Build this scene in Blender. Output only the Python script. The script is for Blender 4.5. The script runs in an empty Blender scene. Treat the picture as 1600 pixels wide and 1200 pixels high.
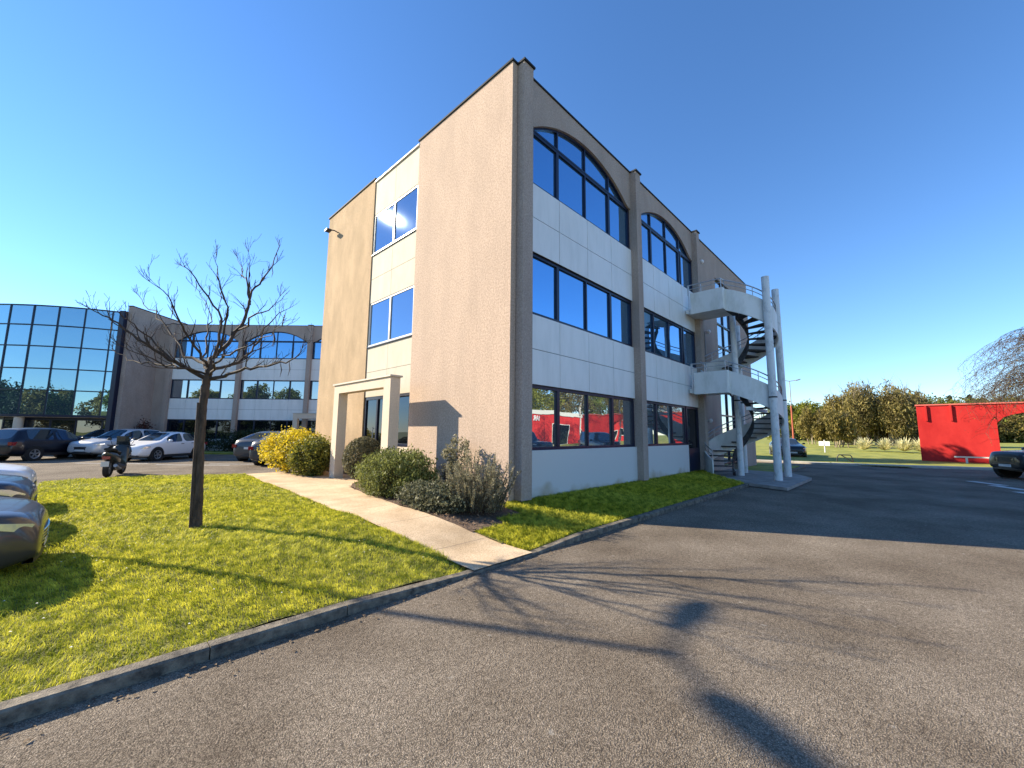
import bpy, bmesh, math, random
import numpy as np
from mathutils import Vector, Matrix
R = math.radians
rnd = random.Random(7)
npr = np.random.default_rng(11)
sc = bpy.context.scene
COL = sc.collection

# ---------------------------------------------------------------- camera
cam_d = bpy.data.cameras.new('camera')
cam = bpy.data.objects.new('camera', cam_d)
COL.objects.link(cam)
sc.camera = cam
cam_d.sensor_fit = 'HORIZONTAL'
cam_d.sensor_width = 36
cam_d.lens = 631.588 / 1600 * 36
cam_d.clip_end = 3000
cam_d.clip_start = .05
CP = Vector((-5.9552, -5.7947, 1.629))
Fv = Vector((.7158, .6878, .1208)); Fv.normalize()
Rv = Vector((.6929, -.7210, 0)); Rv.normalize()
Uv = Rv.cross(Fv)
rl = .010068
Rc = math.cos(rl) * Rv + math.sin(rl) * Uv
Uc = math.cos(rl) * Uv - math.sin(rl) * Rv
Mc = Matrix(((Rc.x, Uc.x, -Fv.x), (Rc.y, Uc.y, -Fv.y), (Rc.z, Uc.z, -Fv.z))).to_4x4()
Mc.translation = CP
cam.matrix_world = Mc

# ---------------------------------------------------------------- sky and sun
SUN = Vector((-.42, .78, .470)).normalized()
EL = math.asin(SUN.z)
w = bpy.data.worlds.new('World'); sc.world = w; w.use_nodes = True
nt = w.node_tree
sky = nt.nodes.new('ShaderNodeTexSky')
sky.sky_type = 'NISHITA'; sky.sun_disc = False
sky.sun_elevation = EL
sky.sun_rotation = math.atan2(SUN.x, SUN.y)
sky.altitude = 100; sky.air_density = 1.0; sky.dust_density = .0; sky.ozone_density = 4.5
bg = nt.nodes['Background']; bg.inputs['Strength'].default_value = .11
hs_ = nt.nodes.new('ShaderNodeHueSaturation'); hs_.inputs['Saturation'].default_value = 1.11
ml_ = nt.nodes.new('ShaderNodeMixRGB'); ml_.blend_type = 'MULTIPLY'; ml_.inputs[0].default_value = 1; ml_.inputs[2].default_value = (.97, .98, 1.04, 1)
nt.links.new(sky.outputs[0], hs_.inputs['Color']); nt.links.new(hs_.outputs[0], ml_.inputs[1]); nt.links.new(ml_.outputs[0], bg.inputs[0])
sd = bpy.data.lights.new('sun', 'SUN'); sd.energy = 5.0; sd.angle = R(.53); sd.color = (1, .87, .67)
so = bpy.data.objects.new('sun', sd); COL.objects.link(so)
so.rotation_euler = SUN.to_track_quat('Z', 'Y').to_euler()
sc.view_settings.view_transform = 'Standard'
sc.view_settings.look = 'None'
sc.view_settings.exposure = 1.22
sc.view_settings.gamma = 1
sc.view_settings.use_curve_mapping = False

# ---------------------------------------------------------------- materials
def newmat(name):
    m = bpy.data.materials.new(name); m.use_nodes = True
    return m, m.node_tree, m.node_tree.nodes['Principled BSDF']

def mat(name, c, rough=.7, metal=0, c2=None, scale=8, bump=0, bscale=60, spec=.5, detail=6, lo=.35, hi=.65, stretch=None, transl=0, coat=0):
    m, t, b = newmat(name)
    b.inputs['Roughness'].default_value = rough
    b.inputs['Metallic'].default_value = metal
    b.inputs['Specular IOR Level'].default_value = spec
    b.inputs['Base Color'].default_value = (*c, 1)
    if coat:
        b.inputs['Coat Weight'].default_value = coat; b.inputs['Coat Roughness'].default_value = .04
    tc = t.nodes.new('ShaderNodeTexCoord'); mp = t.nodes.new('ShaderNodeMapping')
    t.links.new(tc.outputs['Object'], mp.inputs[0])
    if stretch: mp.inputs['Scale'].default_value = stretch
    if c2 is not None:
        n = t.nodes.new('ShaderNodeTexNoise'); n.inputs['Scale'].default_value = scale; n.inputs['Detail'].default_value = detail
        n.inputs['Roughness'].default_value = .65
        r = t.nodes.new('ShaderNodeValToRGB')
        r.color_ramp.elements[0].position = lo; r.color_ramp.elements[1].position = hi
        r.color_ramp.elements[0].color = (*c, 1); r.color_ramp.elements[1].color = (*c2, 1)
        t.links.new(mp.outputs[0], n.inputs[0]); t.links.new(n.outputs[0], r.inputs[0]); t.links.new(r.outputs[0], b.inputs['Base Color'])
        colout = r.outputs[0]
    else: colout = None
    if bump:
        n2 = t.nodes.new('ShaderNodeTexNoise'); n2.inputs['Scale'].default_value = bscale; n2.inputs['Detail'].default_value = 3
        bp = t.nodes.new('ShaderNodeBump'); bp.inputs['Strength'].default_value = bump; bp.inputs['Distance'].default_value = .02
        t.links.new(tc.outputs['Object'], n2.inputs[0]); t.links.new(n2.outputs[0], bp.inputs['Height']); t.links.new(bp.outputs[0], b.inputs['Normal'])
    if transl:
        out = t.nodes['Material Output']; mx = t.nodes.new('ShaderNodeMixShader'); tr = t.nodes.new('ShaderNodeBsdfTranslucent')
        mx.inputs[0].default_value = transl
        tr.inputs[0].default_value = (*(c2 or c), 1)
        if colout: t.links.new(colout, tr.inputs[0])
        t.links.new(b.outputs[0], mx.inputs[1]); t.links.new(tr.outputs[0], mx.inputs[2]); t.links.new(mx.outputs[0], out.inputs[0])
    return m

def stucco(name, dark, light, stain=(.2, .15, .1), stain_amt=.35, grain=150):
    """render coat: coarse sparkle grain, broad weathering and vertical runs"""
    m, t, b = newmat(name)
    L = t.links.new
    b.inputs['Roughness'].default_value = .92; b.inputs['Specular IOR Level'].default_value = .2
    tc = t.nodes.new('ShaderNodeTexCoord')
    n = t.nodes.new('ShaderNodeTexNoise'); n.inputs['Scale'].default_value = grain*.17; n.inputs['Detail'].default_value = 7; n.inputs['Roughness'].default_value = .85
    L(tc.outputs['Object'], n.inputs[0])
    r = t.nodes.new('ShaderNodeValToRGB'); r.color_ramp.elements[0].position = .38; r.color_ramp.elements[1].position = .64
    r.color_ramp.elements[0].color = (*dark, 1); r.color_ramp.elements[1].color = (*light, 1); L(n.outputs[0], r.inputs[0])
    mp = t.nodes.new('ShaderNodeMapping'); mp.inputs['Scale'].default_value = (1.3, 1.3, .6); L(tc.outputs['Object'], mp.inputs[0])
    n2 = t.nodes.new('ShaderNodeTexNoise'); n2.inputs['Scale'].default_value = 1.1; n2.inputs['Detail'].default_value = 7; n2.inputs['Roughness'].default_value = .62; L(mp.outputs[0], n2.inputs[0])
    r2 = t.nodes.new('ShaderNodeValToRGB'); r2.color_ramp.elements[0].position = .38; r2.color_ramp.elements[1].position = .68
    r2.color_ramp.elements[0].color = (0, 0, 0, 1); r2.color_ramp.elements[1].color = (stain_amt,)*3 + (1,); L(n2.outputs[0], r2.inputs[0])
    mx = t.nodes.new('ShaderNodeMixRGB'); L(r2.outputs[0], mx.inputs[0]); L(r.outputs[0], mx.inputs[1]); mx.inputs[2].default_value = (*stain, 1)
    mps = t.nodes.new('ShaderNodeMapping'); mps.inputs['Scale'].default_value = (9, 9, .16); L(tc.outputs['Object'], mps.inputs[0])
    ns = t.nodes.new('ShaderNodeTexNoise'); ns.inputs['Scale'].default_value = 1; ns.inputs['Detail'].default_value = 5; L(mps.outputs[0], ns.inputs[0])
    rs = t.nodes.new('ShaderNodeValToRGB'); rs.color_ramp.elements[0].position = .52; rs.color_ramp.elements[1].position = .78
    rs.color_ramp.elements[0].color = (1, 1, 1, 1); rs.color_ramp.elements[1].color = (.965, .96, .955, 1); L(ns.outputs[0], rs.inputs[0])
    ms = t.nodes.new('ShaderNodeMixRGB'); ms.blend_type = 'MULTIPLY'; ms.inputs[0].default_value = 1; L(mx.outputs[0], ms.inputs[1]); L(rs.outputs[0], ms.inputs[2])
    L(ms.outputs[0], b.inputs['Base Color'])
    n3 = t.nodes.new('ShaderNodeTexNoise'); n3.inputs['Scale'].default_value = grain*.45; n3.inputs['Detail'].default_value = 2; L(tc.outputs['Object'], n3.inputs[0])
    bp = t.nodes.new('ShaderNodeBump'); bp.inputs['Strength'].default_value = .5; bp.inputs['Distance'].default_value = .012; L(n3.outputs[0], bp.inputs['Height']); L(bp.outputs[0], b.inputs['Normal'])
    return m

def glassmat(name, tint, rough=.008, wave=.02, wscale=1.2, dark=(.01, .015, .02), fac=.9):
    m, t, b = newmat(name)
    b.inputs['Base Color'].default_value = (*tint, 1)
    b.inputs['Metallic'].default_value = fac
    b.inputs['Roughness'].default_value = rough
    tc = t.nodes.new('ShaderNodeTexCoord'); n = t.nodes.new('ShaderNodeTexNoise'); n.inputs['Scale'].default_value = wscale; n.inputs['Detail'].default_value = 1
    bp = t.nodes.new('ShaderNodeBump'); bp.inputs['Strength'].default_value = wave; bp.inputs['Distance'].default_value = .1
    t.links.new(tc.outputs['Object'], n.inputs[0]); t.links.new(n.outputs[0], bp.inputs['Height']); t.links.new(bp.outputs[0], b.inputs['Normal'])
    return m

def leaf(name, c, c2, scale=3, transl=.35):
    m = mat(name, c, .6, c2=c2, scale=scale, spec=.25, detail=4, transl=transl, lo=.4, hi=.6)
    return m

M = {}
M['stucco'] = stucco('stucco_warm', (.34, .25, .19), (.68, .525, .41), (.30, .235, .185), .30)
M['stucco_old'] = stucco('stucco_weathered', (.33, .235, .145), (.66, .48, .30), (.25, .185, .11), .6)
M['stucco_shaded'] = stucco('stucco_shaded', (.29, .235, .20), (.54, .445, .375), (.24, .19, .16), .4)  # gable stucco toned darker and greyer: shade put into the colour of unlit faces
M['cream'] = stucco('stucco_cream', (.60, .51, .40), (.72, .62, .49), (.45, .36, .26), .25)
M['plinth'] = None
M['panel'] = mat('cladding_panel', (.77, .77, .74), .38, c2=(.66, .665, .63), scale=2.6, spec=.45, stretch=(1, 1, .22), lo=.42, hi=.75)
M['panel_cream'] = mat('cladding_cream', (.50, .455, .36), .75, c2=(.56, .515, .42), scale=2.5, spec=.15, stretch=(1, 1, .4))
M['seam'] = mat('seam_dark', (.03, .035, .04), .8)
M['frame'] = mat('frame_navy', (.008, .012, .035), .35, spec=.4)
M['alu'] = mat('frame_white_alu', (.62, .60, .55), .4)
M['coping'] = mat('coping_metal', (.022, .028, .036), .75, spec=.2)
M['coping_l'] = mat('coping_light', (.5, .44, .36), .6)
M['pane_blue'] = glassmat('pane_blue', (.20, .42, .66), wave=.03)
M['pane_clear'] = glassmat('pane_clear', (.46, .53, .58), wave=.035)
M['pane_gable'] = glassmat('pane_gable', (.22, .31, .43), rough=.019, wave=.004, wscale=2.0)
M['pane_dark'] = glassmat('pane_dark', (.045, .06, .085), wave=.03)
M['pane_lobby'] = glassmat('pane_lobby', (.16, .18, .20), wave=.03)
M['pane_cyl'] = glassmat('pane_curtain', (.30, .48, .58), wave=.03, wscale=.8)
M['white_steel'] = mat('white_painted_concrete', (.76, .77, .74), .5, c2=(.50, .52, .46), scale=2.4, stretch=(1, 1, .45), lo=.45, hi=.80, detail=9)
M['pole'] = mat('white_painted_pole', (.72, .74, .73), .45, c2=(.42, .44, .43), scale=6, lo=.5, hi=.72, stretch=(1, 1, .6), detail=9)
M['tread'] = mat('tread_dark', (.035, .035, .038), .8, c2=(.08, .08, .08), scale=9)
M['rail'] = mat('rail_galvanised', (.5, .5, .5), .4, metal=.6)
M['black'] = mat('black_rubber', (.012, .012, .012), .8)
M['blackp'] = mat('black_plastic', (.02, .02, .022), .5)
M['white'] = mat('white_plastic', (.7, .7, .7), .5)
M['steel'] = mat('grey_steel', (.30, .31, .32), .4, metal=.7)
M['red'] = mat('red_paint', (.44, .016, .016), .85, c2=(.56, .030, .026), scale=1.1, stretch=(1, 1, .5), bump=.15, bscale=80, spec=.3)
M['red_l'] = mat('red_coping', (.70, .16, .12), .6)
M['kerb'] = mat('kerb_concrete', (.04, .035, .03), .9, c2=(.24, .205, .155), scale=9, bump=.5, bscale=90, detail=9)  # darkened throughout, the shade on the kerb face put into the base colour
M['bark'] = mat('bark_tree', (.035, .023, .015), .9, c2=(.12, .078, .05), scale=14, bump=.8, bscale=70, stretch=(1, 1, .25))
M['twig'] = mat('twig_bark', (.035, .022, .015), .85, c2=(.085, .058, .04), scale=10)
M['pale_bark'] = mat('pale_bark', (.17, .135, .085), .9, c2=(.34, .29, .20), scale=5, stretch=(1, 1, .3))
M['lamp_red'] = mat('lamp_red_paint', (.42, .10, .05), .6)
M['lamp_grey'] = mat('lamp_grey', (.32, .33, .34), .5, metal=.4)

def asphalt():
    m, t, b = newmat('asphalt'); L = t.links.new
    b.inputs['Roughness'].default_value = .9; b.inputs['Specular IOR Level'].default_value = .12
    tc = t.nodes.new('ShaderNodeTexCoord')
    v = t.nodes.new('ShaderNodeTexVoronoi'); v.inputs['Scale'].default_value = 135; L(tc.outputs['Object'], v.inputs[0])
    sp = t.nodes.new('ShaderNodeSeparateColor'); L(v.outputs['Color'], sp.inputs[0])
    r = t.nodes.new('ShaderNodeValToRGB'); e = r.color_ramp.elements
    e[0].position = 0; e[0].color = (.17, .143, .115, 1); e[1].position = 1; e[1].color = (.48, .41, .33, 1)
    q = e.new(.5); q.color = (.30, .255, .20, 1); q = e.new(.9); q.color = (.38, .33, .265, 1)
    L(sp.outputs[0], r.inputs[0])
    # joints between stones
    r2 = t.nodes.new('ShaderNodeValToRGB'); r2.color_ramp.elements[0].position = .30; r2.color_ramp.elements[1].position = .62
    r2.color_ramp.elements[0].color = (1, 1, 1, 1); r2.color_ramp.elements[1].color = (.48, .47, .46, 1)
    L(v.outputs['Distance'], r2.inputs[0])
    mx = t.nodes.new('ShaderNodeMixRGB'); mx.blend_type = 'MULTIPLY'; mx.inputs[0].default_value = .85; L(r.outputs[0], mx.inputs[1]); L(r2.outputs[0], mx.inputs[2])
    # clumps of binder, 4-6 cm
    nc = t.nodes.new('ShaderNodeTexNoise'); nc.inputs['Scale'].default_value = 22; nc.inputs['Detail'].default_value = 5; nc.inputs['Roughness'].default_value = .75; L(tc.outputs['Object'], nc.inputs[0])
    rc = t.nodes.new('ShaderNodeValToRGB'); rc.color_ramp.elements[0].position = .35; rc.color_ramp.elements[1].position = .62
    rc.color_ramp.elements[0].color = (.74, .73, .72, 1); rc.color_ramp.elements[1].color = (1.15, 1.14, 1.12, 1); L(nc.outputs[0], rc.inputs[0])
    m2 = t.nodes.new('ShaderNodeMixRGB'); m2.blend_type = 'MULTIPLY'; m2.inputs[0].default_value = 1; L(mx.outputs[0], m2.inputs[1]); L(rc.outputs[0], m2.inputs[2])
    # worn patches
    nb = t.nodes.new('ShaderNodeTexNoise'); nb.inputs['Scale'].default_value = .55; nb.inputs['Detail'].default_value = 7; nb.inputs['Roughness'].default_value = .6; L(tc.outputs['Object'], nb.inputs[0])
    rb = t.nodes.new('ShaderNodeValToRGB'); rb.color_ramp.elements[0].position = .35; rb.color_ramp.elements[1].position = .7
    rb.color_ramp.elements[0].color = (.66, .63, .60, 1); rb.color_ramp.elements[1].color = (1.22, 1.22, 1.22, 1); L(nb.outputs[0], rb.inputs[0])
    m3 = t.nodes.new('ShaderNodeMixRGB'); m3.blend_type = 'MULTIPLY'; m3.inputs[0].default_value = 1; L(m2.outputs[0], m3.inputs[1]); L(rb.outputs[0], m3.inputs[2])
    # pale spots (old gum, lichen)
    v2 = t.nodes.new('ShaderNodeTexVoronoi'); v2.inputs['Scale'].default_value = 2.3; L(tc.outputs['Object'], v2.inputs[0])
    nz = t.nodes.new('ShaderNodeTexNoise'); nz.inputs['Scale'].default_value = 40; L(tc.outputs['Object'], nz.inputs[0])
    ad = t.nodes.new('ShaderNodeMath'); ad.operation = 'MULTIPLY_ADD'; L(nz.outputs[0], ad.inputs[0]); ad.inputs[1].default_value = .10; L(v2.outputs['Distance'], ad.inputs[2])
    r4 = t.nodes.new('ShaderNodeValToRGB'); r4.color_ramp.elements[0].position = .08; r4.color_ramp.elements[1].position = .105
    r4.color_ramp.elements[0].color = (.55, .55, .55, 1); r4.color_ramp.elements[1].color = (0, 0, 0, 1); L(ad.outputs[0], r4.inputs[0])
    m4 = t.nodes.new('ShaderNodeMixRGB'); L(r4.outputs[0], m4.inputs[0]); L(m3.outputs[0], m4.inputs[1]); m4.inputs[2].default_value = (.36, .33, .28, 1)
    L(m4.outputs[0], b.inputs['Base Color'])
    bp = t.nodes.new('ShaderNodeBump'); bp.inputs['Strength'].default_value = .7; bp.inputs['Distance'].default_value = .010
    mm = t.nodes.new('ShaderNodeMath'); mm.operation = 'SUBTRACT'; L(nc.outputs[0], mm.inputs[0]); L(v.outputs['Distance'], mm.inputs[1])
    L(mm.outputs[0], bp.inputs['Height']); L(bp.outputs[0], b.inputs['Normal'])
    return m
M['asphalt'] = asphalt()

def slabs():
    """pinkish exposed-aggregate path with faint cross joints"""
    m, t, b = newmat('path_aggregate'); L = t.links.new
    b.inputs['Roughness'].default_value = .9; b.inputs['Specular IOR Level'].default_value = .25
    tc = t.nodes.new('ShaderNodeTexCoord')
    n = t.nodes.new('ShaderNodeTexNoise'); n.inputs['Scale'].default_value = 55; n.inputs['Detail'].default_value = 5; n.inputs['Roughness'].default_value = .8; L(tc.outputs['Object'], n.inputs[0])
    r = t.nodes.new('ShaderNodeValToRGB'); r.color_ramp.elements[0].position = .36; r.color_ramp.elements[1].position = .62
    r.color_ramp.elements[0].color = (.40, .29, .18, 1); r.color_ramp.elements[1].color = (.76, .59, .39, 1); L(n.outputs[0], r.inputs[0])
    nb = t.nodes.new('ShaderNodeTexNoise'); nb.inputs['Scale'].default_value = 1.4; nb.inputs['Detail'].default_value = 5; L(tc.outputs['Object'], nb.inputs[0])
    rb = t.nodes.new('ShaderNodeValToRGB'); rb.color_ramp.elements[0].color = (.72, .68, .62, 1); rb.color_ramp.elements[1].color = (1.1, 1.1, 1.1, 1); rb.color_ramp.elements[0].position = .3; rb.color_ramp.elements[1].position = .65; L(nb.outputs[0], rb.inputs[0])
    mx = t.nodes.new('ShaderNodeMixRGB'); mx.blend_type = 'MULTIPLY'; mx.inputs[0].default_value = 1; L(r.outputs[0], mx.inputs[1]); L(rb.outputs[0], mx.inputs[2])
    s = t.nodes.new('ShaderNodeSeparateXYZ'); L(tc.outputs['Object'], s.inputs[0])
    nw = t.nodes.new('ShaderNodeTexNoise'); nw.inputs['Scale'].default_value = 6; L(tc.outputs['Object'], nw.inputs[0])
    a = t.nodes.new('ShaderNodeMath'); a.operation = 'MULTIPLY_ADD'; L(nw.outputs[0], a.inputs[0]); a.inputs[1].default_value = .03; L(s.outputs[1], a.inputs[2])
    p = t.nodes.new('ShaderNodeMath'); p.operation = 'PINGPONG'; L(a.outputs[0], p.inputs[0]); p.inputs[1].default_value = .62
    c = t.nodes.new('ShaderNodeMath'); c.operation = 'LESS_THAN'; L(p.outputs[0], c.inputs[0]); c.inputs[1].default_value = .006
    m2 = t.nodes.new('ShaderNodeMixRGB'); L(c.outputs[0], m2.inputs[0]); L(mx.outputs[0], m2.inputs[1]); m2.inputs[2].default_value = (.25, .19, .13, 1)
    L(m2.outputs[0], b.inputs['Base Color'])
    bp = t.nodes.new('ShaderNodeBump'); bp.inputs['Strength'].default_value = .5; bp.inputs['Distance'].default_value = .01; L(n.outputs[0], bp.inputs['Height']); L(bp.outputs[0], b.inputs['Normal'])
    return m
M['path'] = slabs()
M['pad'] = mat('pad_concrete', (.22, .20, .18), .85, c2=(.36, .33, .30), scale=3, detail=8, bump=.3, bscale=70)
M['soil'] = mat('soil', (.06, .036, .022), .95, c2=(.17, .11, .07), scale=14, bump=1, bscale=35)
M['lawn'] = mat('lawn_soil', (.06, .06, .010), .95, c2=(.20, .20, .022), scale=9, bump=.8, bscale=30)
M['lawn_far'] = mat('lawn_far', (.12, .15, .015), .95, c2=(.34, .33, .05), scale=.9, bump=.6, bscale=8, detail=10)
M['grass'] = leaf('grass_blades', (.20, .235, .014), (.70, .66, .075), scale=7, transl=.45)
M['mark'] = mat('road_marking', (.42, .42, .40), .8, c2=(.65, .65, .62), scale=6)

def plinthmat():
    m, t, b = newmat('plinth_render'); L = t.links.new
    b.inputs['Roughness'].default_value = .85
    tc = t.nodes.new('ShaderNodeTexCoord'); s = t.nodes.new('ShaderNodeSeparateXYZ'); L(tc.outputs['Object'], s.inputs[0])
    n = t.nodes.new('ShaderNodeTexNoise'); n.inputs['Scale'].default_value = 1.3; n.inputs['Detail'].default_value = 8; L(tc.outputs['Object'], n.inputs[0])
    # mud splash rising unevenly from the ground
    a = t.nodes.new('ShaderNodeMath'); a.operation = 'MULTIPLY_ADD'; L(n.outputs[0], a.inputs[0]); a.inputs[1].default_value = 1.1; a.inputs[2].default_value = -.42
    d = t.nodes.new('ShaderNodeMath'); d.operation = 'SUBTRACT'; L(a.outputs[0], d.inputs[0]); L(s.outputs[2], d.inputs[1])
    r = t.nodes.new('ShaderNodeValToRGB'); r.color_ramp.elements[0].position = 0; r.color_ramp.elements[1].position = .35
    r.color_ramp.elements[0].color = (.60, .60, .58, 1); r.color_ramp.elements[1].color = (.36, .28, .16, 1)
    L(d.outputs[0], r.inputs[0])
    n2 = t.nodes.new('ShaderNodeTexNoise'); n2.inputs['Scale'].default_value = 80; L(tc.outputs['Object'], n2.inputs[0])
    r2 = t.nodes.new('ShaderNodeValToRGB'); r2.color_ramp.elements[0].color = (.8, .8, .8, 1); r2.color_ramp.elements[1].color = (1.15, 1.15, 1.15, 1); r2.color_ramp.elements[0].position = .35; r2.color_ramp.elements[1].position = .65; L(n2.outputs[0], r2.inputs[0])
    mx = t.nodes.new('ShaderNodeMixRGB'); mx.blend_type = 'MULTIPLY'; mx.inputs[0].default_value = 1; L(r.outputs[0], mx.inputs[1]); L(r2.outputs[0], mx.inputs[2])
    L(mx.outputs[0], b.inputs['Base Color'])
    return m
M['plinth'] = plinthmat()

# ---------------------------------------------------------------- helpers
def tag(o, label=None, cat=None, group=None, kind=None):
    if label: o['label'] = label
    if cat: o['category'] = cat
    if group: o['group'] = group
    if kind: o['kind'] = kind
    return o

def empty(name, loc=(0, 0, 0), rz=0, label=None, cat=None, group=None):
    o = bpy.data.objects.new(name, None); COL.objects.link(o)
    o.location = loc; o.rotation_euler = (0, 0, rz); o.empty_display_size = .2
    return tag(o, label, cat, group)

class MB:
    def __init__(s): s.v = []; s.f = []; s.m = []
    def add(s, vs, fs, mi=0):
        k = len(s.v); s.v += [tuple(v) for v in vs]; s.f += [tuple(i + k for i in f) for f in fs]; s.m += [mi] * len(fs); return s
    def box(s, x0, x1, y0, y1, z0, z1, mi=0, T=None):
        vs = [Vector((x, y, z)) for z in (z0, z1) for y in (y0, y1) for x in (x0, x1)]
        if T is not None: vs = [T @ v for v in vs]
        return s.add(vs, [(0, 2, 3, 1), (4, 5, 7, 6), (0, 1, 5, 4), (2, 6, 7, 3), (0, 4, 6, 2), (1, 3, 7, 5)], mi)
    def tube(s, pts, rad, n=8, mi=0, cap=True):
        pts = [Vector(p) for p in pts]
        if not isinstance(rad, (list, tuple)): rad = [rad] * len(pts)
        k = len(s.v); u = None
        for i, p in enumerate(pts):
            d = (pts[min(i + 1, len(pts) - 1)] - pts[max(i - 1, 0)])
            d = d.normalized() if d.length > 1e-9 else Vector((0, 0, 1))
            if u is None: u = d.orthogonal().normalized()
            u = (u - d * u.dot(d)); u = u.normalized() if u.length > 1e-6 else d.orthogonal().normalized()
            w_ = d.cross(u)
            for j in range(n):
                a = 2 * math.pi * j / n
                s.v.append(tuple(p + (u * math.cos(a) + w_ * math.sin(a)) * rad[i]))
        for i in range(len(pts) - 1):
            for j in range(n):
                a, b = k + i * n + j, k + i * n + (j + 1) % n
                s.f.append((a, b, b + n, a + n)); s.m.append(mi)
        if cap:
            s.f.append(tuple(k + j for j in range(n))[::-1]); s.m.append(mi)
            s.f.append(tuple(k + (len(pts) - 1) * n + j for j in range(n))); s.m.append(mi)
        return s
    def prism(s, poly, h0, h1, mi=0, T=None):
        """poly in xy, extruded along z"""
        n = len(poly)
        vs = [Vector((x, y, h0)) for x, y in poly] + [Vector((x, y, h1)) for x, y in poly]
        if T is not None: vs = [T @ v for v in vs]
        return s.add(vs, [tuple(range(n))[::-1], tuple(range(n, 2 * n))] + [(i, (i + 1) % n, (i + 1) % n + n, i + n) for i in range(n)], mi)
    def lathe(s, prof, n=16, c=(0, 0, 0), T=None, mi=0):
        k = len(prof); vs = []
        for j in range(n):
            a = 2 * math.pi * j / n
            for r_, z in prof: vs.append(Vector((c[0] + r_ * math.cos(a), c[1] + r_ * math.sin(a), c[2] + z)))
        if T is not None: vs = [T @ v for v in vs]
        return s.add(vs, [(j * k + i, ((j + 1) % n) * k + i, ((j + 1) % n) * k + i + 1, j * k + i + 1) for j in range(n) for i in range(k - 1)], mi)
    def build(s, name, mats, parent=None, smooth=False, loc=None):
        me = bpy.data.meshes.new(name); me.from_pydata(s.v, [], s.f)
        if not isinstance(mats, (list, tuple)): mats = [mats]
        for m_ in mats: me.materials.append(m_)
        if len(mats) > 1: me.polygons.foreach_set('material_index', s.m)
        if smooth:
            me.shade_smooth()
            try: me.set_sharp_from_angle(angle=R(42))
            except Exception: pass
        me.update()
        o = bpy.data.objects.new(name, me); COL.objects.link(o)
        if parent: o.parent = parent
        if loc: o.location = loc
        return o

def B(name, m, parent, *a):
    mb = MB(); mb.box(*a); return mb.build(name, m, parent)

def npmesh(name, V, Fc, m, parent=None, loc=None):
    me = bpy.data.meshes.new(name)
    V = np.asarray(V, dtype=np.float32); Fc = np.asarray(Fc, dtype=np.int32)
    me.vertices.add(len(V)); me.vertices.foreach_set('co', V.ravel())
    k = Fc.shape[1]
    me.loops.add(Fc.size); me.loops.foreach_set('vertex_index', Fc.ravel())
    me.polygons.add(len(Fc)); me.polygons.foreach_set('loop_start', np.arange(len(Fc), dtype=np.int32) * k)
    me.polygons.foreach_set('loop_total', np.full(len(Fc), k, dtype=np.int32))
    me.materials.append(m); me.update(calc_edges=True)
    o = bpy.data.objects.new(name, me); COL.objects.link(o)
    if parent: o.parent = parent
    if loc: o.location = loc
    return o

def copy_tree(o, parent=None):
    c = o.copy(); COL.objects.link(c)
    if parent: c.parent = parent
    for ch in list(o.children): copy_tree(ch, c)
    return c

def sm(t):
    t = min(1, max(0, t)); return t * t * (3 - 2 * t)
def kdip(x, y):
    return (.085 - np.interp(x, [-4.2, -2.8, -1.55, -.55], [.085, .03, .03, .085])) * np.clip((-1.45 - y) / .45, 0, 1)
def terr(x, y):
    return float(-kdip(x, y)) + .085 + .195 * sm((y + 2.1) / 2.8) * sm((x + 7.0) / 4.5) * sm((12 - y) / 4)
def nsm(t):
    t = np.clip(t, 0, 1); return t * t * (3 - 2 * t)
def nterr(x, y):
    return -kdip(x, y) + .085 + .195 * nsm((y + 2.1) / 2.8) * nsm((x + 7.0) / 4.5) * nsm((12 - y) / 4)
def farterr(x, y):
    return .06 + .35 * sm((x - 26) / 45) + .03 * math.sin(x * .5) * math.sin(y * .4)

# ---------------------------------------------------------------- ground
gm = MB(); gm.add([(-700, -700, 0), (900, -700, 0), (900, 900, 0), (-700, 900, 0)], [(0, 1, 2, 3)])
tag(gm.build('road', M['asphalt']), kind='structure')

mb = MB()
for a_ in ((-700, -24, -700, 900), (-24, 900, -700, -46), (-24, 900, 64, 900)): mb.add([(a_[0], a_[2], .02), (a_[1], a_[2], .02), (a_[1], a_[3], .02), (a_[0], a_[3], .02)], [(0, 1, 2, 3)])
tag(mb.build('meadow', M['lawn_far']), kind='structure')

def sheet(name, poly_fn, x0, x1, y0, y1, dx, hf, m, skirt=None):
    """grid sheet following a height function; poly_fn(x,y) tells which cells belong"""
    nx = max(2, int(round((x1 - x0) / dx))); ny = max(2, int(round((y1 - y0) / dx)))
    vs = []; idx = {}; fs = []
    def vid(i, j):
        if (i, j) not in idx:
            x = x0 + (x1 - x0) * i / nx; y = y0 + (y1 - y0) * j / ny
            idx[(i, j)] = len(vs); vs.append((x, y, hf(x, y)))
        return idx[(i, j)]
    for i in range(nx):
        for j in range(ny):
            cx = x0 + (x1 - x0) * (i + .5) / nx; cy = y0 + (y1 - y0) * (j + .5) / ny
            if poly_fn(cx, cy): fs.append((vid(i, j), vid(i + 1, j), vid(i + 1, j + 1), vid(i, j + 1)))
    mb = MB(); mb.add(vs, fs); o = mb.build(name, m, smooth=True)
    return tag(o, kind='structure')

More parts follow.
